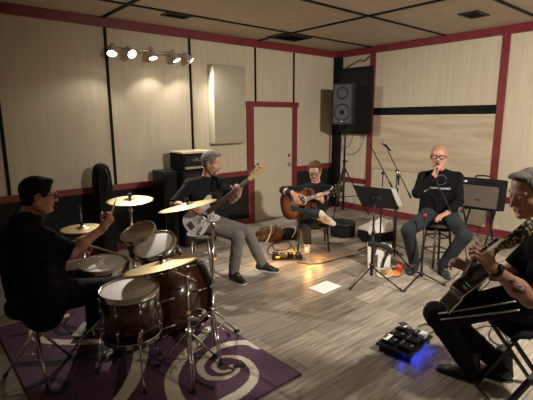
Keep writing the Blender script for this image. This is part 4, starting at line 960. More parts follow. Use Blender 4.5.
def trousers(t, S, face, mat, r=1., h=.008, noise=.004, seed=2, name='trousers', end=1.05, wide=1.):
    f = nv(face); lf = UPZ.cross(f); B = Blob(.035); pel = V(S['pelvis']); up = (V(S['chest'])-pel).normalized()
    B.cap(pel+lf*.075-UPZ*.01, pel-lf*.075-UPZ*.01, .118*r, .118*r).cap(pel+lf*.05, pel+up*.10+lf*.02, .12*r, .11*r).cap(pel-lf*.05, pel+up*.10-lf*.02, .12*r, .11*r)
    for i in (0, 1):
        hp, kn, an = V(S['hip'][i]), V(S['kn'][i]), V(S['an'][i])
        B.cap(hp, kn, .098*r, .068*wide).cap(kn, an.lerp(kn, 1-end), .070*wide, .058*wide, flat=2, k=.03)
        B.cap(pel, hp, .11*r, .10*r)
    return B.build(name, mat, t, h, 2, noise=noise, nf=15, seed=seed)
def hair(t, hd, Rm, hs, mat, cover='short', name='hair', recede=0., ns=.003, nfq=60):
    q = lambda x, y, z: V(hd)+Rm@Vector((x, y, z))*hs
    B = Blob(.012); R3 = np.array(Rm); th = {'short': .008, 'clip': .0035, 'thin': .003, 'full': .010}[cover]
    B.ell(q(-.014, 0, .038), ((.098+th)*hs, (.079+th)*hs, (.084+th)*hs), R3)
    if cover != 'clip':
        B.ell(q(.05, 0, .102), (.040*hs, .052*hs, .020*hs), R3)
    if cover == 'full': B.ell(q(-.045, 0, -.02), (.062*hs, .074*hs, .065*hs), R3)
    else: B.ell(q(-.048, 0, -.012), (.056*hs, .071*hs, .055*hs), R3)
    B.ell(q(.085-recede*.3, 0, -.01+recede), (.075*hs, .071*hs, .088*hs), R3, op=-1, k=.008)        # face opening
    for y in (-1, 1): B.ell(q(.005, y*.088, -.012), (.030*hs, .022*hs, .040*hs), R3, op=-1, k=.006)
    zc = q(0, 0, -.065)
    return B.build(name, mat, t, .0055, 1, noise=ns, nf=nfq, seed=3, cuts=[(zc, -(Rm@Vector((0, 0, 1))))])
def glasses(t, hd, Rm, hs, thick=.0035, mat='black', lens='clear'):
    q = lambda x, y, z: V(hd)+Rm@Vector((x, y, z))*hs
    m = MB()
    for y in (-1, 1):
        pts = [q(.103, y*(.033+a), .006+b) for a, b in ((-.022, .013), (.022, .014), (.025, .004), (.019, -.016), (-.016, -.016), (-.023, -.004))]
        m.path(catmull(pts, 4, True), thick, 6, closed=True)
        m.path([q(.102, y*.057, .014), q(.085, y*.074, .013), q(.02, y*.086, .012), q(-.01, y*.088, .010)], thick*.8, 6)
    m.path([q(.104, .011, .010), q(.108, 0, .013), q(.104, -.011, .010)], thick, 6)
    g = m.build('glasses', mat, t)
    l = MB()
    for y in (-1, 1): l.add([q(.1035, y*(.033+a), .006+b) for a, b in ((-.020, .012), (.021, .013), (.024, .004), (.018, -.015), (-.015, -.015), (-.022, -.004))], [(0, 1, 2, 3, 4, 5)])
    if lens: l.build('lenses', lens, g)
    return g
# ================================================================== GUITARS
M['pearl'] = pm('pearl pickguard', (.85, .85, .83), (.30, .30, .30), 34, .25, coat=.5)
M['bassbody'] = pm('white lacquered body', (.75, .74, .70), (.68, .67, .63), 8, .25, coat=.5)
M['lpblack'] = pm('gloss black lacquer', (.010, .009, .009), (.014, .012, .012), 8, .12, coat=.8)
def burst_mat(name, c_in, c_out, R):
    m = pm(name, c_in, c_out, 6, .25, coat=.6); nt = m.node_tree; n = nt.nodes; L = nt.links
    tc = [k for k in n if k.type == 'TEX_COORD'][0]; vl = n.new('ShaderNodeVectorMath'); vl.operation = 'LENGTH'; L.new(tc.outputs['Object'], vl.inputs[0])
    r = n.new('ShaderNodeValToRGB'); r.color_ramp.elements[0].position = .10; r.color_ramp.elements[1].position = R; r.color_ramp.elements[0].color = (*c_in, 1); r.color_ramp.elements[1].color = (*c_out, 1)
    L.new(vl.outputs['Value'], r.inputs[0]); L.new(r.outputs[0], n['Principled BSDF'].inputs['Base Color'])
    return m
M['burst'] = burst_mat('red brown sunburst lacquer', (.24, .085, .030), (.035, .010, .007), .22); M['burstdark'] = pm('dark mahogany sides', (.085, .025, .014), (.05, .014, .009), 6, .3, coat=.5)
class GL:
    def __init__(s, o, x, n):
        s.o = V(o); s.X = nv(x); n = V(n); s.N = (n-s.X*n.dot(s.X)).normalized(); s.Y = s.N.cross(s.X); s.R = Matrix((s.X, s.Y, s.N)).transposed()
    def __call__(s, x, y, z=0): return s.o+s.X*x+s.Y*y+s.N*z
ELEC = [(-.215, 0), (-.205, .09), (-.15, .150), (-.08, .158), (0, .125), (.07, .118), (.14, .150), (.215, .165), (.245, .145), (.215, .105), (.155, .065), (.15, .03), (.15, -.03), (.14, -.06), (.165, -.10), (.17, -.135), (.13, -.150), (.06, -.125), (0, -.128), (-.08, -.162), (-.15, -.155), (-.205, -.09)]
LPO = [(-.225, 0), (-.215, .09), (-.165, .150), (-.09, .163), (-.01, .130), (.05, .112), (.12, .130), (.175, .122), (.20, .075), (.195, .03), (.19, -.03), (.175, -.06), (.195, -.10), (.175, -.128), (.12, -.128), (.05, -.112), (-.01, -.130), (-.09, -.163), (-.165, -.150), (-.215, -.09)]
ACO = [(-.26, 0), (-.25, .10), (-.20, .172), (-.12, .195), (-.04, .165), (.03, .122), (.09, .120), (.16, .143), (.215, .125), (.238, .07), (.24, 0), (.238, -.07), (.215, -.125), (.16, -.143), (.09, -.120), (.03, -.122), (-.04, -.165), (-.12, -.195), (-.20, -.172), (-.25, -.10)]
def guitar(name, label, cat, g, kind):
    t = thing(name, label, cat, g.o)
    if kind == 'acoustic':
        out = [tuple(p) for p in catmull([np.array(p) for p in ACO], 5, True)]; th = .105; nx, nut, nw0, nw1 = .20, .50, .028, .022
        b = MB().prism(out, g.o-g.N*th/2, g.X, g.Y, th).build('body', 'burstdark', t, bevel=.004)
        top = MB().prism([(x*.985, y*.98) for x, y in out], g.o+g.N*.001, g.X, g.Y, .004).build('top', 'burst', b)
        MB().lathe([(0, .0042), (.050, .0042), (.050, .003)], g(.10, 0), g.N, 32).build('sound_hole', 'hole', top)
        MB().lathe([(.051, .0045), (.060, .0045), (.060, .003), (.051, .003)], g(.10, 0), g.N, 32).build('rosette', 'cream', top)
        MB().box(g(-.09, 0, .008), (.025, .16, .010), R=g.R).build('bridge', 'rosewood', top)
        MB().prism([(.04, -.045), (.10, -.058), (.11, -.09), (.05, -.11), (.0, -.08)], g.o+g.N*.0045, g.X, g.Y, .002).build('pickguard', 'lpblack', top)
    else:
        base = [(x*.95, y*.88) for x, y in ELEC] if kind == 'bass' else LPO; out = [tuple(p) for p in catmull([np.array(p) for p in base], 5, True)]; th = .042 if kind == 'bass' else .085
        nx, nut, nw0, nw1 = .13, (.66 if kind == 'bass' else .44), .029, .021
        b = MB().prism(out, g.o-g.N*th/2, g.X, g.Y, th).build('body', 'bassbody' if kind == 'bass' else 'lpblack', t, bevel=.006, seg=3)
        if kind == 'les': MB().path([g(x*1.0, y*1.0, .001) for x, y in out], .0045, 6, closed=True).path([g(x, y, -th) for x, y in out], .0035, 6, closed=True).build('edge_binding', 'cream', b)
        if kind == 'bass':
            pg = [(-.02, -.10), (.05, -.105), (.11, -.115), (.135, -.05), (.16, -.035), (.16, .035), (.14, .06), (.17, .10), (.15, .12), (.07, .09), (0, .085), (-.06, .06), (-.05, -.02), (-.13, -.08), (-.12, -.12)]
            MB().prism([tuple(p) for p in catmull([np.array(p) for p in pg], 4, True)], g.o+g.N*.0015, g.X, g.Y, .003).build('pickguard', 'pearl', b)
            for x, y in ((.03, .022), (.055, -.022)): MB().box(g(x, y, .008), (.025, .05, .014), R=g.R).build('pickup', 'black', b)
            MB().box(g(-.13, 0, .008), (.05, .08, .014), R=g.R).build('bridge', 'chrome', b)
            kn = ((-.06, -.09), (-.09, -.105), (-.12, -.12))
        else:
            for x in (.03, .12): MB().box(g(x, 0, .008), (.04, .075, .014), R=g.R).build('pickup', 'chrome', b)
            MB().box(g(-.04, 0, .008), (.016, .09, .014), R=g.R).build('bridge', 'chrome', b); MB().box(g(-.085, 0, .008), (.014, .10, .014), R=g.R).build('tailpiece', 'chrome', b)
            kn = ((-.10, -.09), (-.15, -.08), (-.13, -.12), (-.18, -.10))
        for x, y in kn: MB().tube(g(x, y, .0), g(x, y, .018), .011, .010, n=12).build('control_knob', 'chrome' if kind == 'bass' else 'cream', b)
    # neck, fingerboard, frets, headstock
    zt = .004 if kind == 'acoustic' else .012; m = MB(); n = 10; rings = []
    for x, w_ in ((nx-.02, nw0), (nut, nw1)):
        rings.append([g(x, w_*math.cos(PI+PI*i/n), zt+.022*math.sin(PI+PI*i/n)) for i in range(n+1)])
    vs = rings[0]+rings[1]; k_ = n+1
    m.add(vs, [(i, i+1, k_+i+1, k_+i) for i in range(n)], 0, True); m.add(vs, [tuple(range(k_)), tuple(range(2*k_-1, k_-1, -1)), (0, k_, 2*k_-1, n)])
    nk = m.build('neck', 'maple' if kind != 'les' else 'burstdark', t)
    MB().add([g(x, y, z) for z in (zt, zt+.006) for x, y in ((nx-.03, nw0), (nx-.03, -nw0), (nut, -nw1), (nut, nw1))], [(0, 1, 2, 3), (7, 6, 5, 4), (0, 4, 5, 1), (1, 5, 6, 2), (2, 6, 7, 3), (3, 7, 4, 0)]).build('fingerboard', 'rosewood', nk)
    f = MB(); sc = nut-(-.09 if kind != 'bass' else -.13)
    for i in range(1, 20):
        x = nut-sc*(1-2**(-i/12)); w_ = nw1+(nw0-nw1)*(nut-x)/(nut-nx)
        if x > nx-.02: f.box(g(x, 0, zt+.0065), (.0022, w_*1.9, .002), R=g.R)
    f.build('frets', 'steel', nk)
    hsL = .20 if kind != 'bass' else .22
    if kind == 'bass': ho = [(0, .021), (.03, .030), (.06, .040), (.15, .045), (.21, .040), (.235, .020), (.215, -.015), (.17, -.028), (.10, -.025), (.05, -.028), (0, -.021)]
    else: ho = [(0, .021), (.02, .026), (.04, .036), (.16, .043), (.175, .036), (.165, .012), (.178, 0), (.165, -.012), (.175, -.036), (.16, -.043), (.04, -.036), (.02, -.026), (0, -.021)]
    back = -.12 if kind != 'bass' else -.02; hx = (g.X+g.N*back).normalized(); hn = g.Y.cross(hx)*-1
    if hn.dot(g.N) < 0: hn = -hn
    h0 = g(nut, 0, zt-.006); hd = MB().prism(ho, h0, hx, g.Y, .015).build('headstock', 'maple' if kind == 'bass' else 'lpblack', nk, bevel=.002)
    pegs = [(.045+i*.042, 1) for i in range(4)] if kind == 'bass' else [(.045+i*.045, s) for i in range(3) for s in (-1, 1)]
    for x, s in pegs:
        e = h0+hx*x+g.Y*s*(.036 if kind != 'bass' else .044)
        tm = MB().tube(h0+hx*x+g.Y*s*.022-hn*.007, h0+hx*x+g.Y*s*.022+hn*.020, .0045 if kind != 'bass' else .007, n=10)
        tm.tube(e, e+g.Y*s*.018, .004, n=8).box(e+g.Y*s*.026, (.018 if kind != 'bass' else .026, .014 if kind != 'bass' else .020, .008), R=Matrix((hx, g.Y, hn)).transposed())
        tm.build('tuner', 'chrome', hd)
    ns = 4 if kind == 'bass' else 6; br = -.13 if kind == 'bass' else (-.09 if kind == 'acoustic' else -.085)
    for i in range(ns):
        y = (i-(ns-1)/2)/(ns-1)*2
        MB().tube(g(br, y*.026, .018), g(nut+.01, y*nw1*.8, zt+.011), .0011 if kind != 'bass' else .0018, n=5, cap=False).build('string', 'steel', t)
    return t
def strap(name, label, pts, nrm, w_, mat, cat='strap'):
    P_ = [V(p) for p in catmull(pts, 8)]; m = MB(); vs = []; N_ = len(P_)
    for i, p in enumerate(P_):
        tg = (P_[min(i+1, N_-1)]-P_[max(i-1, 0)]).normalized(); n_ = V(nrm); n_ = (n_-tg*n_.dot(tg)).normalized(); s = tg.cross(n_)
        vs += [p+s*w_/2+n_*.0015, p-s*w_/2+n_*.0015, p-s*w_/2-n_*.0015, p+s*w_/2-n_*.0015]
    fs = [(4*i+k, 4*i+(k+1) % 4, 4*i+4+(k+1) % 4, 4*i+4+k) for i in range(N_-1) for k in range(4)]
    return tag(m.add(vs, fs, 0, True).build(name, mat), label, cat)
TOCAM = V((-math.sin(YA), -math.cos(YA), 0))
X_ = lambda x, y, w: V(D(x, y, w))
def solve(S, UA=.29, FA=.26, TL=.45, SL=.43):
    S['el'] = []; S['kn'] = []
    for i in (0, 1):
        e, wv = ik(S['sh'][i], S['wr'][i], UA, FA, S['ep'][i]); S['el'].append(e); S['wr'][i] = wv
        k_, a_ = ik(S['hip'][i], S['an'][i], TL, SL, S['kp'][i]); S['kn'].append(k_)
        S['an'][i] = a_
    return S
def anklefl(x, y, z=.092): p = FL(x, y); return V((p[0], p[1], z))
# ------------------------------------------------------------------ singer
f = facing(X_(438, 200, 5.1), 8)
hy = math.atan2(f.y, f.x)
S = dict(base=FL(428, 272), pelvis=X_(438, 211, 5.15), chest=X_(440, 186, 5.12), neck=X_(440, 171.5, 5.08), head=X_(439, 156.5, 4.98), hs=1.10, R=rot_head(math.atan2(-.9, -1.9)+.0, .02),
    sh=[X_(424, 177.5, 5.05), X_(457, 178, 5.05)], wr=[X_(434.5, 175, 4.80), X_(447, 213, 4.80)], ep=[LEFT*.9-UPZ*.9-f*.35, RIGHT-UPZ*.6-f*.3],
    hip=[X_(429, 216, 5.12), X_(449, 216, 5.12)], an=[anklefl(414, 270), anklefl(442, 273)], kp=[f+LEFT*.55+UPZ*.5, f+RIGHT*.75+UPZ*.5],
    ft=[TOCAM*.7+LEFT*.5, TOCAM+LEFT*.1], skin='ruddy skin', fat=1.04,
    hands=[dict(d=UPZ*.9+RIGHT*.25+TOCAM*.1, n=-f*.4+RIGHT*1., curl=(1.0, 1.2, .9), thumb=(.6, .4, .8), tc=.8), dict(d=LEFT*.9-UPZ*.35+TOCAM*.3, n=-UPZ, curl=(.3, .4, .3))])
S = solve(S, .30, .27, .47, .45)
mouth = S['head']+S['R']@Vector((.10, 0, -.068))
sg_ = person('man with glasses singing into a hand microphone on a stool', f, S)
sgs = shirt(sg_, S, f, 'tee', .72, 1.08, seed=4, belly=.14, noise=.005, longs=True)
trousers(sg_, S, f, 'jeans', 1.06, seed=5, wide=1.12)
hair(sg_, S['head'], S['R'], 1.1, 'hairshort', 'clip'); glasses(sg_, S['head'], S['R'], 1.1, .0042)
for i in (0, 1): shoe(sg_, S['an'][i], S['ft'][i], UPZ, 'shoeblack', 'rubber', 1.12)
hc = S['wr'][0]+(UPZ*.9+RIGHT*.25+TOCAM*.1).normalized()*.085; md = (mouth-hc).normalized()
t = thing('hand_microphone', 'black microphone held at the mouth of the singer', 'microphone', hc)
mic(mouth-md*.072+f*.006, md, t)
# writing on his shirt
M['print'] = pm('white print', (.62, .62, .62)); M['greyprint'] = pm('faded grey print', (.06, .06, .065))
from mathutils.bvhtree import BVHTree
def print_on(obj, parent, mesh_maker, o, u, v, mat, name):
    """drape flat lettering over a garment: each vertex is dropped onto the cloth"""
    n_ = u.cross(v).normalized(); dg = bpy.context.evaluated_depsgraph_get(); ev = obj.evaluated_get(dg); me0 = bpy.data.meshes.new_from_object(ev)
    off = V(parent['_o']); bt = BVHTree.FromPolygons([w_.co+off for w_ in me0.vertices], [tuple(p.vertices) for p in me0.polygons])
    me = mesh_maker; bm = bmesh.new(); bm.from_mesh(me); bmesh.ops.triangulate(bm, faces=bm.faces)
    for w_ in bm.verts:
        st = o+u*w_.co.x+v*w_.co.y+n_*.35; h_, _, _, _ = bt.ray_cast(st, -n_, .8); w_.co = (h_+n_*.004 if h_ else st-n_*.30)-off
    bm.to_mesh(me); bm.free(); me.materials.clear(); me.materials.append(M[mat]); q_ = bpy.data.objects.new(name, me); C.objects.link(q_); q_.parent = obj; q_['_o'] = list(parent['_o']); return q_
def text_mesh(body, size):
    cu = bpy.data.curves.new('t', 'FONT'); cu.body = body; cu.size = size; cu.align_x = 'CENTER'; cu.align_y = 'CENTER'; cu.offset = .0006
    o = bpy.data.objects.new('t', cu); C.objects.link(o); dg = bpy.context.evaluated_depsgraph_get(); me = bpy.data.meshes.new_from_object(o.evaluated_get(dg)); bpy.data.objects.remove(o); return me
cf = X_(438.5, 189, 4.95); rr = UPZ.cross(f).normalized(); rr = rr if rr.dot(RIGHT) > 0 else -rr
print_on(sgs, sg_, text_mesh('ACCEPT WILDNESS', .028), cf, rr, UPZ, 'print', 'lettering')
gm = MB()
for a0_, r_ in ((0, .05), (2.1, .035), (4.0, .06)):
    for i in range(9):
        a = a0_+i*.22; b = a+.20; gm.add([(math.cos(x)*rad, math.sin(x)*rad*.9, 0) for x, rad in ((a, r_), (b, r_+.008), (b, r_+.016), (a, r_+.008))], [(0, 1, 2, 3)])
gme = bpy.data.meshes.new('g'); gme.from_pydata(gm.v, [], gm.f); gme.update()
print_on(sgs, sg_, gme, X_(440, 180, 4.95), rr, UPZ, 'greyprint', 'printed_emblem')
# stool
sc_ = (S['hip'][0]+S['hip'][1])/2; zs = S['pelvis'].z-.135
t = thing('bar_stool', 'dark wooden bar stool with rungs under the singer', 'stool', (sc_.x, sc_.y, 0))
M['darkwood'] = pm('dark stained wood', (.045, .03, .022), (.03, .02, .015), 8, .4, stretch=(1, 1, .2))
def stool(t, c, zs, R, mat, legm, spread=.04, rungs=(.2, .38), seat='round', lr=.014, rz=.3, rm=None):
    MB().lathe([(0, -.035), (R*.9, -.035), (R, -.025), (R, -.006), (R*.94, 0), (0, -.003)], (c.x, c.y, zs), (0, 0, 1), 32).build('seat', mat, t)
    cs = []
    for i in range(4):
        a = rz+PI/2*i; d0 = Vector((math.cos(a), math.sin(a), 0)); p0 = V((c.x, c.y, zs-.03))+d0*R*.75; p1 = V((c.x, c.y, .0))+d0*(R*.75+spread); cs.append((p0, p1)); MB().tube(p0, p1, lr, n=10).build('leg', legm, t)
    for z in rungs:
        for i in range(4):
            a, b = cs[i], cs[(i+1) % 4]; u = 1-z/zs; MB().tube(a[0].lerp(a[1], u), b[0].lerp(b[1], u), lr*.7, n=8).build('rung', rm or legm, t)
stool(t, sc_, zs, .17, 'darkwood', 'darkwood', .05)
cable('microphone_cable', 'thin black cable hanging from the hand microphone across the singer down to the floor', [hc-md*.05, X_(437, 182, 4.82), X_(443, 195, 4.83), X_(451, 212, 4.75), X_(460, 228, 4.72), X_(464, 242, 4.75), FL(466, 262, .02), FL(455, 276, .01), FL(444, 283, .01)], .0055)
# ------------------------------------------------------------------ bassist
f = (RIGHT*.86+TOCAM*.5).normalized()
gb = GL(X_(201, 218, 4.50), X_(256, 174, 4.42)-X_(201, 218, 4.50), TOCAM*.95+UPZ*.35+RIGHT*.1)
S = dict(base=FL(232, 280), pelvis=X_(203, 220, 4.86), chest=X_(203, 194, 4.86), neck=X_(207, 178, 4.84), head=X_(211.5, 163, 4.78), hs=1.07, R=rot_head(math.atan2(RIGHT.y, RIGHT.x)-.25, .22),
    sh=[X_(190, 185, 4.74), X_(221, 183, 4.94)], wr=[X_(190, 208, 4.42), gb(.50, -.0, -.06)-UPZ*.05], ep=[LEFT-UPZ*.5-f*.2, -UPZ+RIGHT*.2],
    hip=[X_(202, 223, 4.75), X_(210, 221, 4.92)], an=[anklefl(234, 279), anklefl(262, 270)], kp=[f+UPZ*.8, f+UPZ*.8],
    ft=[RIGHT*.6+TOCAM*.8, RIGHT*.9+TOCAM*.35],
    hands=[dict(d=RIGHT*.85-UPZ*.35+TOCAM*.05, n=-TOCAM, curl=(.5, .8, .5)), None])
S['hands'][1] = dict(d=(gb.N*.35+UPZ*.75+RIGHT*.2), n=(-gb.Y*0+TOCAM*.8-UPZ*.1-RIGHT*.5), curl=(.9, 1.0, .7), thumb=(.5, .5, .4))
S = solve(S, .30, .27, .46, .45)
p_ = person('grey haired man in a black polo shirt playing a bass guitar', f, S)
shirt(p_, S, f, 'polo', 1.0, 1.0, seed=6, belly=.12); trousers(p_, S, f, 'greyjeans', .98, seed=7, wide=1.05, noise=.006)
hair(p_, S['head'], S['R'], 1.07, 'hairgrey', 'short', recede=.012)
q = lambda x, y, z: S['head']+S['R']@Vector((x, y, z))*1.07
Bd = Blob(.015).cap(q(.062, .018, -.108), q(.062, -.018, -.108), .024, .024).cap(q(.080, .026, -.060), q(.070, .036, -.09), .010, .014).cap(q(.080, -.026, -.060), q(.070, -.036, -.09), .010, .014).cap(q(.055, .028, -.088), q(.055, -.028, -.088), .027, .027).cap(q(.05, .045, -.07), q(.0, .066, -.035), .016, .012).cap(q(.05, -.045, -.07), q(.0, -.066, -.035), .016, .012).cap(q(.092, .018, -.046), q(.092, -.018, -.046), .006, .006)
Bd.build('beard', 'hairgrey', p_, .005, 1, noise=.003, nf=60)
for i in (0, 1): shoe(p_, S['an'][i], S['ft'][i], UPZ, 'shoeblack', 'sole', 1.12)
guitar('bass_guitar', 'white bass guitar with pearl pickguard played by the grey haired man', 'bass guitar', gb, 'bass')
strap('guitar_strap', 'black strap of the bass guitar over the grey haired man\'s shoulder', [gb(.24, .14, .0), X_(222, 192, 4.60), X_(217, 180, 4.72), X_(209, 175, 4.86), X_(203, 178, 4.98)], TOCAM+UPZ*.2, .045, 'black')
sc_ = X_(201, 233, 4.80); zs = S['pelvis'].z-.125
t = thing('bar_stool', 'chrome legged bar stool with foot ring under the bassist', 'stool', (sc_.x, sc_.y, 0))
M['greyseat'] = pm('grey vinyl', (.22, .20, .18), rough=.5)
stool(t, sc_, zs, .16, 'greyseat', 'steel', .05, (), lr=.013, rz=.1)
MB().torus((sc_.x, sc_.y, .22), (0, 0, 1), .165, .011, 40, 8).build('foot_ring', 'chrome', t)
# ------------------------------------------------------------------ acoustic guitarist
f = facing(X_(315, 190, 5.8), -5)
ga = GL(X_(296.5, 202.5, 5.42), X_(330, 192, 5.12)-X_(296.5, 202.5, 5.42), TOCAM*.9+UPZ*.35+LEFT*.1)
S = dict(base=FL(310, 250), pelvis=X_(313, 215, 5.9), chest=X_(315, 196, 5.84), neck=X_(316, 183, 5.74), head=X_(315, 170.5, 5.60), hs=1.02, R=rot_head(math.atan2(f.y, f.x)-.25, .42),
    sh=[X_(302, 190, 5.74), X_(329, 189.5, 5.72)], wr=[ga(.02, .10, .06), ga(.36, -.06, -.01)], ep=[LEFT+UPZ*.1-f*.3, -UPZ+RIGHT*.6],
    hip=[X_(306, 218, 5.88), X_(319, 218, 5.88)], an=[X_(321.5, 214.5, 5.22), anklefl(307.5, 249)], kp=[LEFT*1.0+UPZ*.6+f*.4, f+UPZ+LEFT*.2],
    ft=[RIGHT*.75+TOCAM*.5-UPZ*.3, TOCAM*.9+LEFT*.15],
    hands=[dict(d=-ga.Y*.9+ga.X*.35, n=-ga.N, curl=(.35, .5, .4)), dict(d=ga.N*.5+UPZ*.7, n=-ga.N*.2+LEFT*.1-TOCAM*-1, curl=(.9, 1.0, .7), thumb=(.5, .5, .4))])
S = solve(S, .29, .26, .44, .42)
p_ = person('seated person in a dark sweater bent over an acoustic guitar, legs crossed', f, S)
shirt(p_, S, f, 'polo', 1, .92, seed=8, longs=True, belly=.12); trousers(p_, S, f, 'jeans', .90, seed=9, noise=.005, end=1.0)
hair(p_, S['head'], S['R'], 1.02, 'hairbrown', 'full', ns=.009, nfq=24, recede=.012); glasses(p_, S['head'], S['R'], 1.02, .0035)
shoe(p_, S['an'][0], S['ft'][0], LEFT*.2+UPZ*.6+TOCAM*.4, 'shoewhite', 'sole'); shoe(p_, S['an'][1], S['ft'][1], UPZ, 'shoewhite', 'sole')
guitar('acoustic_guitar', 'red brown acoustic guitar held by the seated person in dark sweater', 'guitar', ga, 'acoustic')
sc_ = (S['hip'][0]+S['hip'][1])/2-f*.02; zs = S['pelvis'].z-.12
t = thing('folding_chair', 'black chair under the acoustic guitarist', 'chair', (sc_.x, sc_.y, 0))
rr_ = f.cross(UPZ); RC = Matrix((rr_, f, UPZ)).transposed(); cq = lambda a, b, c: V((sc_.x, sc_.y, 0))+rr_*a+f*b+UPZ*c
MB().box(cq(0, 0, zs), (.42, .40, .035), R=RC).build('seat', 'black', t, bevel=.012)
for s in (-1, 1):
    MB().tube(cq(s*.19, .17, zs-.01), cq(s*.21, .23, 0), .013, n=8).build('leg', 'black', t); MB().tube(cq(s*.19, -.17, zs-.01), cq(s*.21, -.25, 0), .013, n=8).build('leg', 'black', t)
    MB().tube(cq(s*.19, -.18, zs-.02), cq(s*.19, -.27, zs+.42), .013, n=8).tube(cq(s*.20, .20, .2), cq(s*.20, -.21, .2), .009, n=8).build('side_frame', 'black', t)
MB().box(cq(0, -.26, zs+.34), (.38, .02, .16), R=RC).build('backrest', 'black', t, bevel=.008)
# ------------------------------------------------------------------ drummer
f = V((1, -.12, 0)).normalized()
S = dict(base=(.56, 3.05, RZ), pelvis=V((.58, 3.02, .70)), chest=X_(24, 243, 2.98), neck=X_(27, 217, 3.0), head=X_(38.5, 195.5, 2.98), hs=1.06, R=rot_head(-.22, .12),
    sh=[X_(24, 231, 2.80), X_(34, 219, 3.20)], wr=[X_(103, 228, 3.15), V((.95, 3.36, .83))], ep=[-UPZ+TOCAM*.2, -UPZ],
    hip=[V((.62, 2.92, .63)), V((.62, 3.13, .63))], an=[V((1.10, 2.97, .13)), V((1.06, 3.46, .13))], kp=[f+UPZ, f+UPZ], ft=[f, f], bulk=1.12, fat=1.12, skin='ruddy skin',
    hands=[dict(d=RIGHT*.55+UPZ*.7-TOCAM*.2, n=LEFT*.5+UPZ*.3-TOCAM*.5, curl=(1.0, 1.2, .8), thumb=(.6, .3, .8), tc=.8), dict(d=f-UPZ*.3, n=-UPZ, curl=(1.0, 1.1, .8))])
S = solve(S, .33, .29, .46, .45)
p_ = person('heavy man in a black shirt playing the drums, seen from behind', f, S)
shirt(p_, S, f, 'tee', .98, 1.30, seed=10, belly=.15, shr=.070, noise=.006, neck=.062); trousers(p_, S, f, 'track', 1.15, seed=11, wide=1.15)
hair(p_, S['head'], S['R'], 1.06, 'hairdark', 'full', recede=.0); glasses(p_, S['head'], S['R'], 1.06, .004)
for i in (0, 1): shoe(p_, S['an'][i]-UPZ*.02, S['ft'][i], UPZ, 'shoeblack', 'rubber')
M['stickwood'] = pm('hickory', (.62, .45, .26), (.54, .38, .2), 10, .5)
def stick(label, a, b):
    tag(MB().tube(a, V(a).lerp(V(b), .82), .0075, n=8).tube(V(a).lerp(V(b), .82), b, .0075, .004, n=8).ball(b, .006).build('drumstick', 'stickwood'), label, 'drumstick', None)
hp = S['wr'][0]+(RIGHT*.55+UPZ*.7-TOCAM*.2).normalized()*.09
stick('wooden drumstick held in the raised right hand of the drummer', hp+V((-.06, -.03, -.08)), hp+V((.13, .20, .10)))
hp2 = V(S['wr'][1])+(f-UPZ*.3).normalized()*.09; stick('wooden drumstick in the drummer\'s lowered left hand over the snare drum', hp2+V((-.08, -.0, .04)), hp2+V((.22, -.16, -.09)))
# ------------------------------------------------------------------ right guitarist
f = (LEFT*.93-TOCAM*.20).normalized()
o_ = X_(463, 281, 2.58); ge = GL(o_, X_(487, 245, 2.10)-o_, LEFT*.50+UPZ*.85+TOCAM*.10)
S = dict(base=FL(485, 380), pelvis=X_(545, 292, 2.62), chest=X_(556, 250, 2.42), neck=X_(549, 224, 2.30), head=X_(531, 193, 2.22), hs=1.08, R=rot_head(math.atan2(LEFT.y, LEFT.x)+.15, .30),
    sh=[X_(545, 238, 2.52), X_(556, 244, 2.16)], wr=[X_(469, 268, 2.50), X_(493, 268, 2.08)], ep=[-UPZ+RIGHT*.3-TOCAM*.3, -UPZ+RIGHT*.5],
    hip=[X_(530, 297, 2.72), X_(520, 300, 2.46)], an=[anklefl(500, 378), anklefl(468, 378)], kp=[f+UPZ+f*.5, f*1.5+UPZ],
    ft=[LEFT*.8-TOCAM*.5, LEFT*.85-TOCAM*.55], bulk=1.1, res=.005, fat=1.05,
    hands=[dict(d=LEFT*.8+UPZ*.35, n=-ge.N, curl=(.5, .7, .5)), dict(d=LEFT*.62+UPZ*.70+TOCAM*.05, n=-TOCAM*.75+LEFT*.35-UPZ*.35, curl=(.55, 1.1, .9), thumb=(.7, .6, .3), s=1.05)])
S = solve(S, .31, .285, .52, .50)
wl, el = V(S['wr'][1]), V(S['el'][1]); S['tattoo'] = [(el.lerp(wl, .42)+TOCAM*.034, 0, (.035, .035, .022)), (el.lerp(wl, .60)+TOCAM*.028+UPZ*.012, 0, (.016, .016, .012))]
p_ = person('grey haired man at the right edge playing a black electric guitar', f, S)
shirt(p_, S, f, 'tee', .80, 1.12, seed=12, belly=.135, h=.007, noise=.005); tr = trousers(p_, S, f, 'track', 1.08, seed=13, h=.007, wide=1.1, noise=.006)
hair(p_, S['head'], S['R'], 1.08, 'hairgrey', 'thin', recede=.020, ns=.001)
kn_, hp_ = S['kn'][1], S['hip'][1]; ax_ = (kn_-hp_).normalized(); out_ = (TOCAM+UPZ*.35); out_ = (out_-ax_*out_.dot(ax_)).normalized(); sd_ = ax_.cross(out_)
M['stripe'] = pm('white stripe', (.66, .66, .68), rough=.6)
stp = MB()
for k_ in (-.5, .5):
    pts = [hp_.lerp(kn_, a)+(out_*math.cos(k_*.42)+sd_*math.sin(k_*.42))*(r_+.013) for a, r_ in ((-.02, .106), (.2, .101), (.45, .092), (.7, .083), (.88, .078))]
    stp.path(catmull(pts, 5), .0050, 6)
stp.build('white_stripes', 'stripe', tr)
for i in (0, 1): shoe(p_, S['an'][i], S['ft'][i], UPZ, 'shoeblack', 'rubber', 1.1, high=.12, name='boot')
wa = el.lerp(wl, .93); wx = (wl-el).normalized()
wt = MB().lathe([(.031, -.012), (.036, -.012), (.036, .012), (.031, .012), (.031, -.012)], wa, wx, 28).build('watch_strap', 'black', p_)
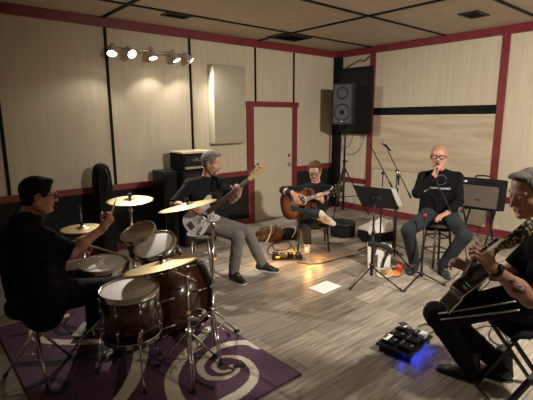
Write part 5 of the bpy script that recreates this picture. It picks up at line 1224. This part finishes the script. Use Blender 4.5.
MB().lathe([(0, 0), (.018, 0), (.018, .008), (0, .009)], wa+(UPZ*.5+TOCAM*.6+RIGHT*.2).normalized()*.034, (UPZ*.5+TOCAM*.6+RIGHT*.2), 20).build('watch_face', 'lens', wt)
guitar('electric_guitar', 'black deep bodied guitar of the man at the right edge, neck towards the camera', 'guitar', ge, 'les')
def strapmat():
    m = pm('woven gold pattern', (.01, .009, .008)); nt = m.node_tree; n = nt.nodes; L = nt.links; b = n['Principled BSDF']
    tc = n.new('ShaderNodeTexCoord'); v = n.new('ShaderNodeTexVoronoi'); v.inputs['Scale'].default_value = 60; v.distance = 'MANHATTAN'; L.new(tc.outputs['Object'], v.inputs['Vector'])
    w_ = n.new('ShaderNodeTexWave'); w_.inputs['Scale'].default_value = 5.5; w_.inputs['Distortion'].default_value = 0; w_.bands_direction = 'DIAGONAL'; L.new(tc.outputs['Object'], w_.inputs['Vector'])
    a_ = n.new('ShaderNodeMath'); a_.operation = 'LESS_THAN'; a_.inputs[1].default_value = .62; L.new(v.outputs['Distance'], a_.inputs[0])
    mx = n.new('ShaderNodeMix'); mx.data_type = 'RGBA'; mx.inputs['A'].default_value = (.012, .010, .009, 1); mx.inputs['B'].default_value = (.58, .47, .24, 1)
    L.new(a_.outputs[0], mx.inputs['Factor']); L.new(mx.outputs['Result'], b.inputs['Base Color']); return m
M['strapgold'] = strapmat()
strap('guitar_strap', 'black strap with woven gold motifs over the right guitarist\'s shoulder', [ge(.19, .11, .0), X_(492, 255, 2.20), X_(503, 248, 2.06), X_(518, 236, 1.98), X_(535, 223, 1.98), X_(550, 218, 2.06), X_(565, 224, 2.3)], TOCAM+UPZ*.5, .062, 'strapgold')
# folding stool
zs = min(S['hip'][0].z, S['hip'][1].z)-.115; sc_ = (S['hip'][0]+S['hip'][1])/2+RIGHT*.02
t = thing('folding_stool', 'black folding stool with crossed legs under the right guitarist', 'stool', (sc_.x, sc_.y, 0))
a_ = LEFT; b_ = TOCAM; Rq = Matrix((a_, b_, UPZ)).transposed(); cq = lambda x, y, z: V((sc_.x, sc_.y, 0))+a_*x+b_*y+UPZ*z
MB().box(cq(0, 0, zs), (.38, .34, .05), R=Rq).build('seat', 'matte', t, bevel=.02)
for s in (-1, 1):
    for e_ in (-1, 1): MB().box((cq(e_*.16, s*.15, zs-.03)+cq(-e_*.20, s*.15, 0))/2, (.022, .034, (cq(e_*.16, 0, zs-.03)-cq(-e_*.20, 0, 0)).length), R=Matrix(((cq(e_*.16, 0, zs-.03)-cq(-e_*.20, 0, 0)).normalized().cross(b_), b_, (cq(e_*.16, 0, zs-.03)-cq(-e_*.20, 0, 0)).normalized())).transposed()).build('leg', 'black', t)
for e_ in (-1, 1): MB().tube(cq(e_*.20, -.15, .012), cq(e_*.20, .15, .012), .010, n=8).build('cross_bar', 'black', t)
for r_ in DEBUG: print('DBG', r_[0], r_[1], '%.0f %.0f w%.2f' % r_[2])
# ================================================================== CAMERA AND RENDER LOOK
cam = bpy.data.cameras.new('camera'); co = bpy.data.objects.new('camera', cam); C.objects.link(co)
cam.sensor_width = 36; cam.sensor_fit = 'HORIZONTAL'; cam.lens = F/533*36; cam.clip_start = .05
co.location = (0, 0, H)
Rm = Matrix((V(RT), V(UP), -V(FW))).transposed(); co.rotation_euler = Rm.to_euler()
bpy.context.scene.camera = co
cam.shift_x = 0
# ceiling spots behind the camera: the room's other lamps
def room_lamp(loc, e, r=.12, col=(1., .92, .80), aim=None, ang=150, bl=.8):
    t = thing('ceiling_lamp', 'round ceiling lamp behind the camera', 'lamp', (loc[0], loc[1], CZ-.05), 'lamps behind the camera')
    MB().lathe([(.07, 0), (.085, -.004), (.085, .05), (0, .05), (0, .045), (.07, .045), (.07, 0)], (loc[0], loc[1], CZ-.05), (0, 0, 1), 28).build('housing', 'chrome', t)
    MB().lathe([(0, .012), (.068, .012), (.068, .016), (0, .016)], (loc[0], loc[1], CZ-.05), (0, 0, 1), 24).build('bulb', 'bulb', t)
    l = bpy.data.lights.new('lamp', 'SPOT'); l.energy = e; l.color = col; l.shadow_soft_size = r; l.spot_size = math.radians(ang); l.spot_blend = bl
    o = bpy.data.objects.new('lamp_beam', l); C.objects.link(o); o.parent = t; o.location = (0, 0, -.01)
    dr = V(aim)-V((loc[0], loc[1], CZ-.06)) if aim is not None else Vector((0, 0, -1)); o.rotation_euler = dr.to_track_quat('-Z', 'Y').to_euler()
room_lamp((3.0, -.6), 880, aim=(5.9, 2.7, .5), ang=130, bl=.9, r=.10)
w = bpy.data.worlds.new('room air'); bpy.context.scene.world = w; w.use_nodes = True
w.node_tree.nodes['Background'].inputs[0].default_value = (1, .9, .8, 1); w.node_tree.nodes['Background'].inputs[1].default_value = .02
vs = bpy.context.scene.view_settings
vs.view_transform = 'Standard'; vs.look = 'None'; vs.gamma = 1; vs.exposure = .65; vs.use_curve_mapping = False
for o in bpy.data.objects:
    if '_o' in o: del o['_o']
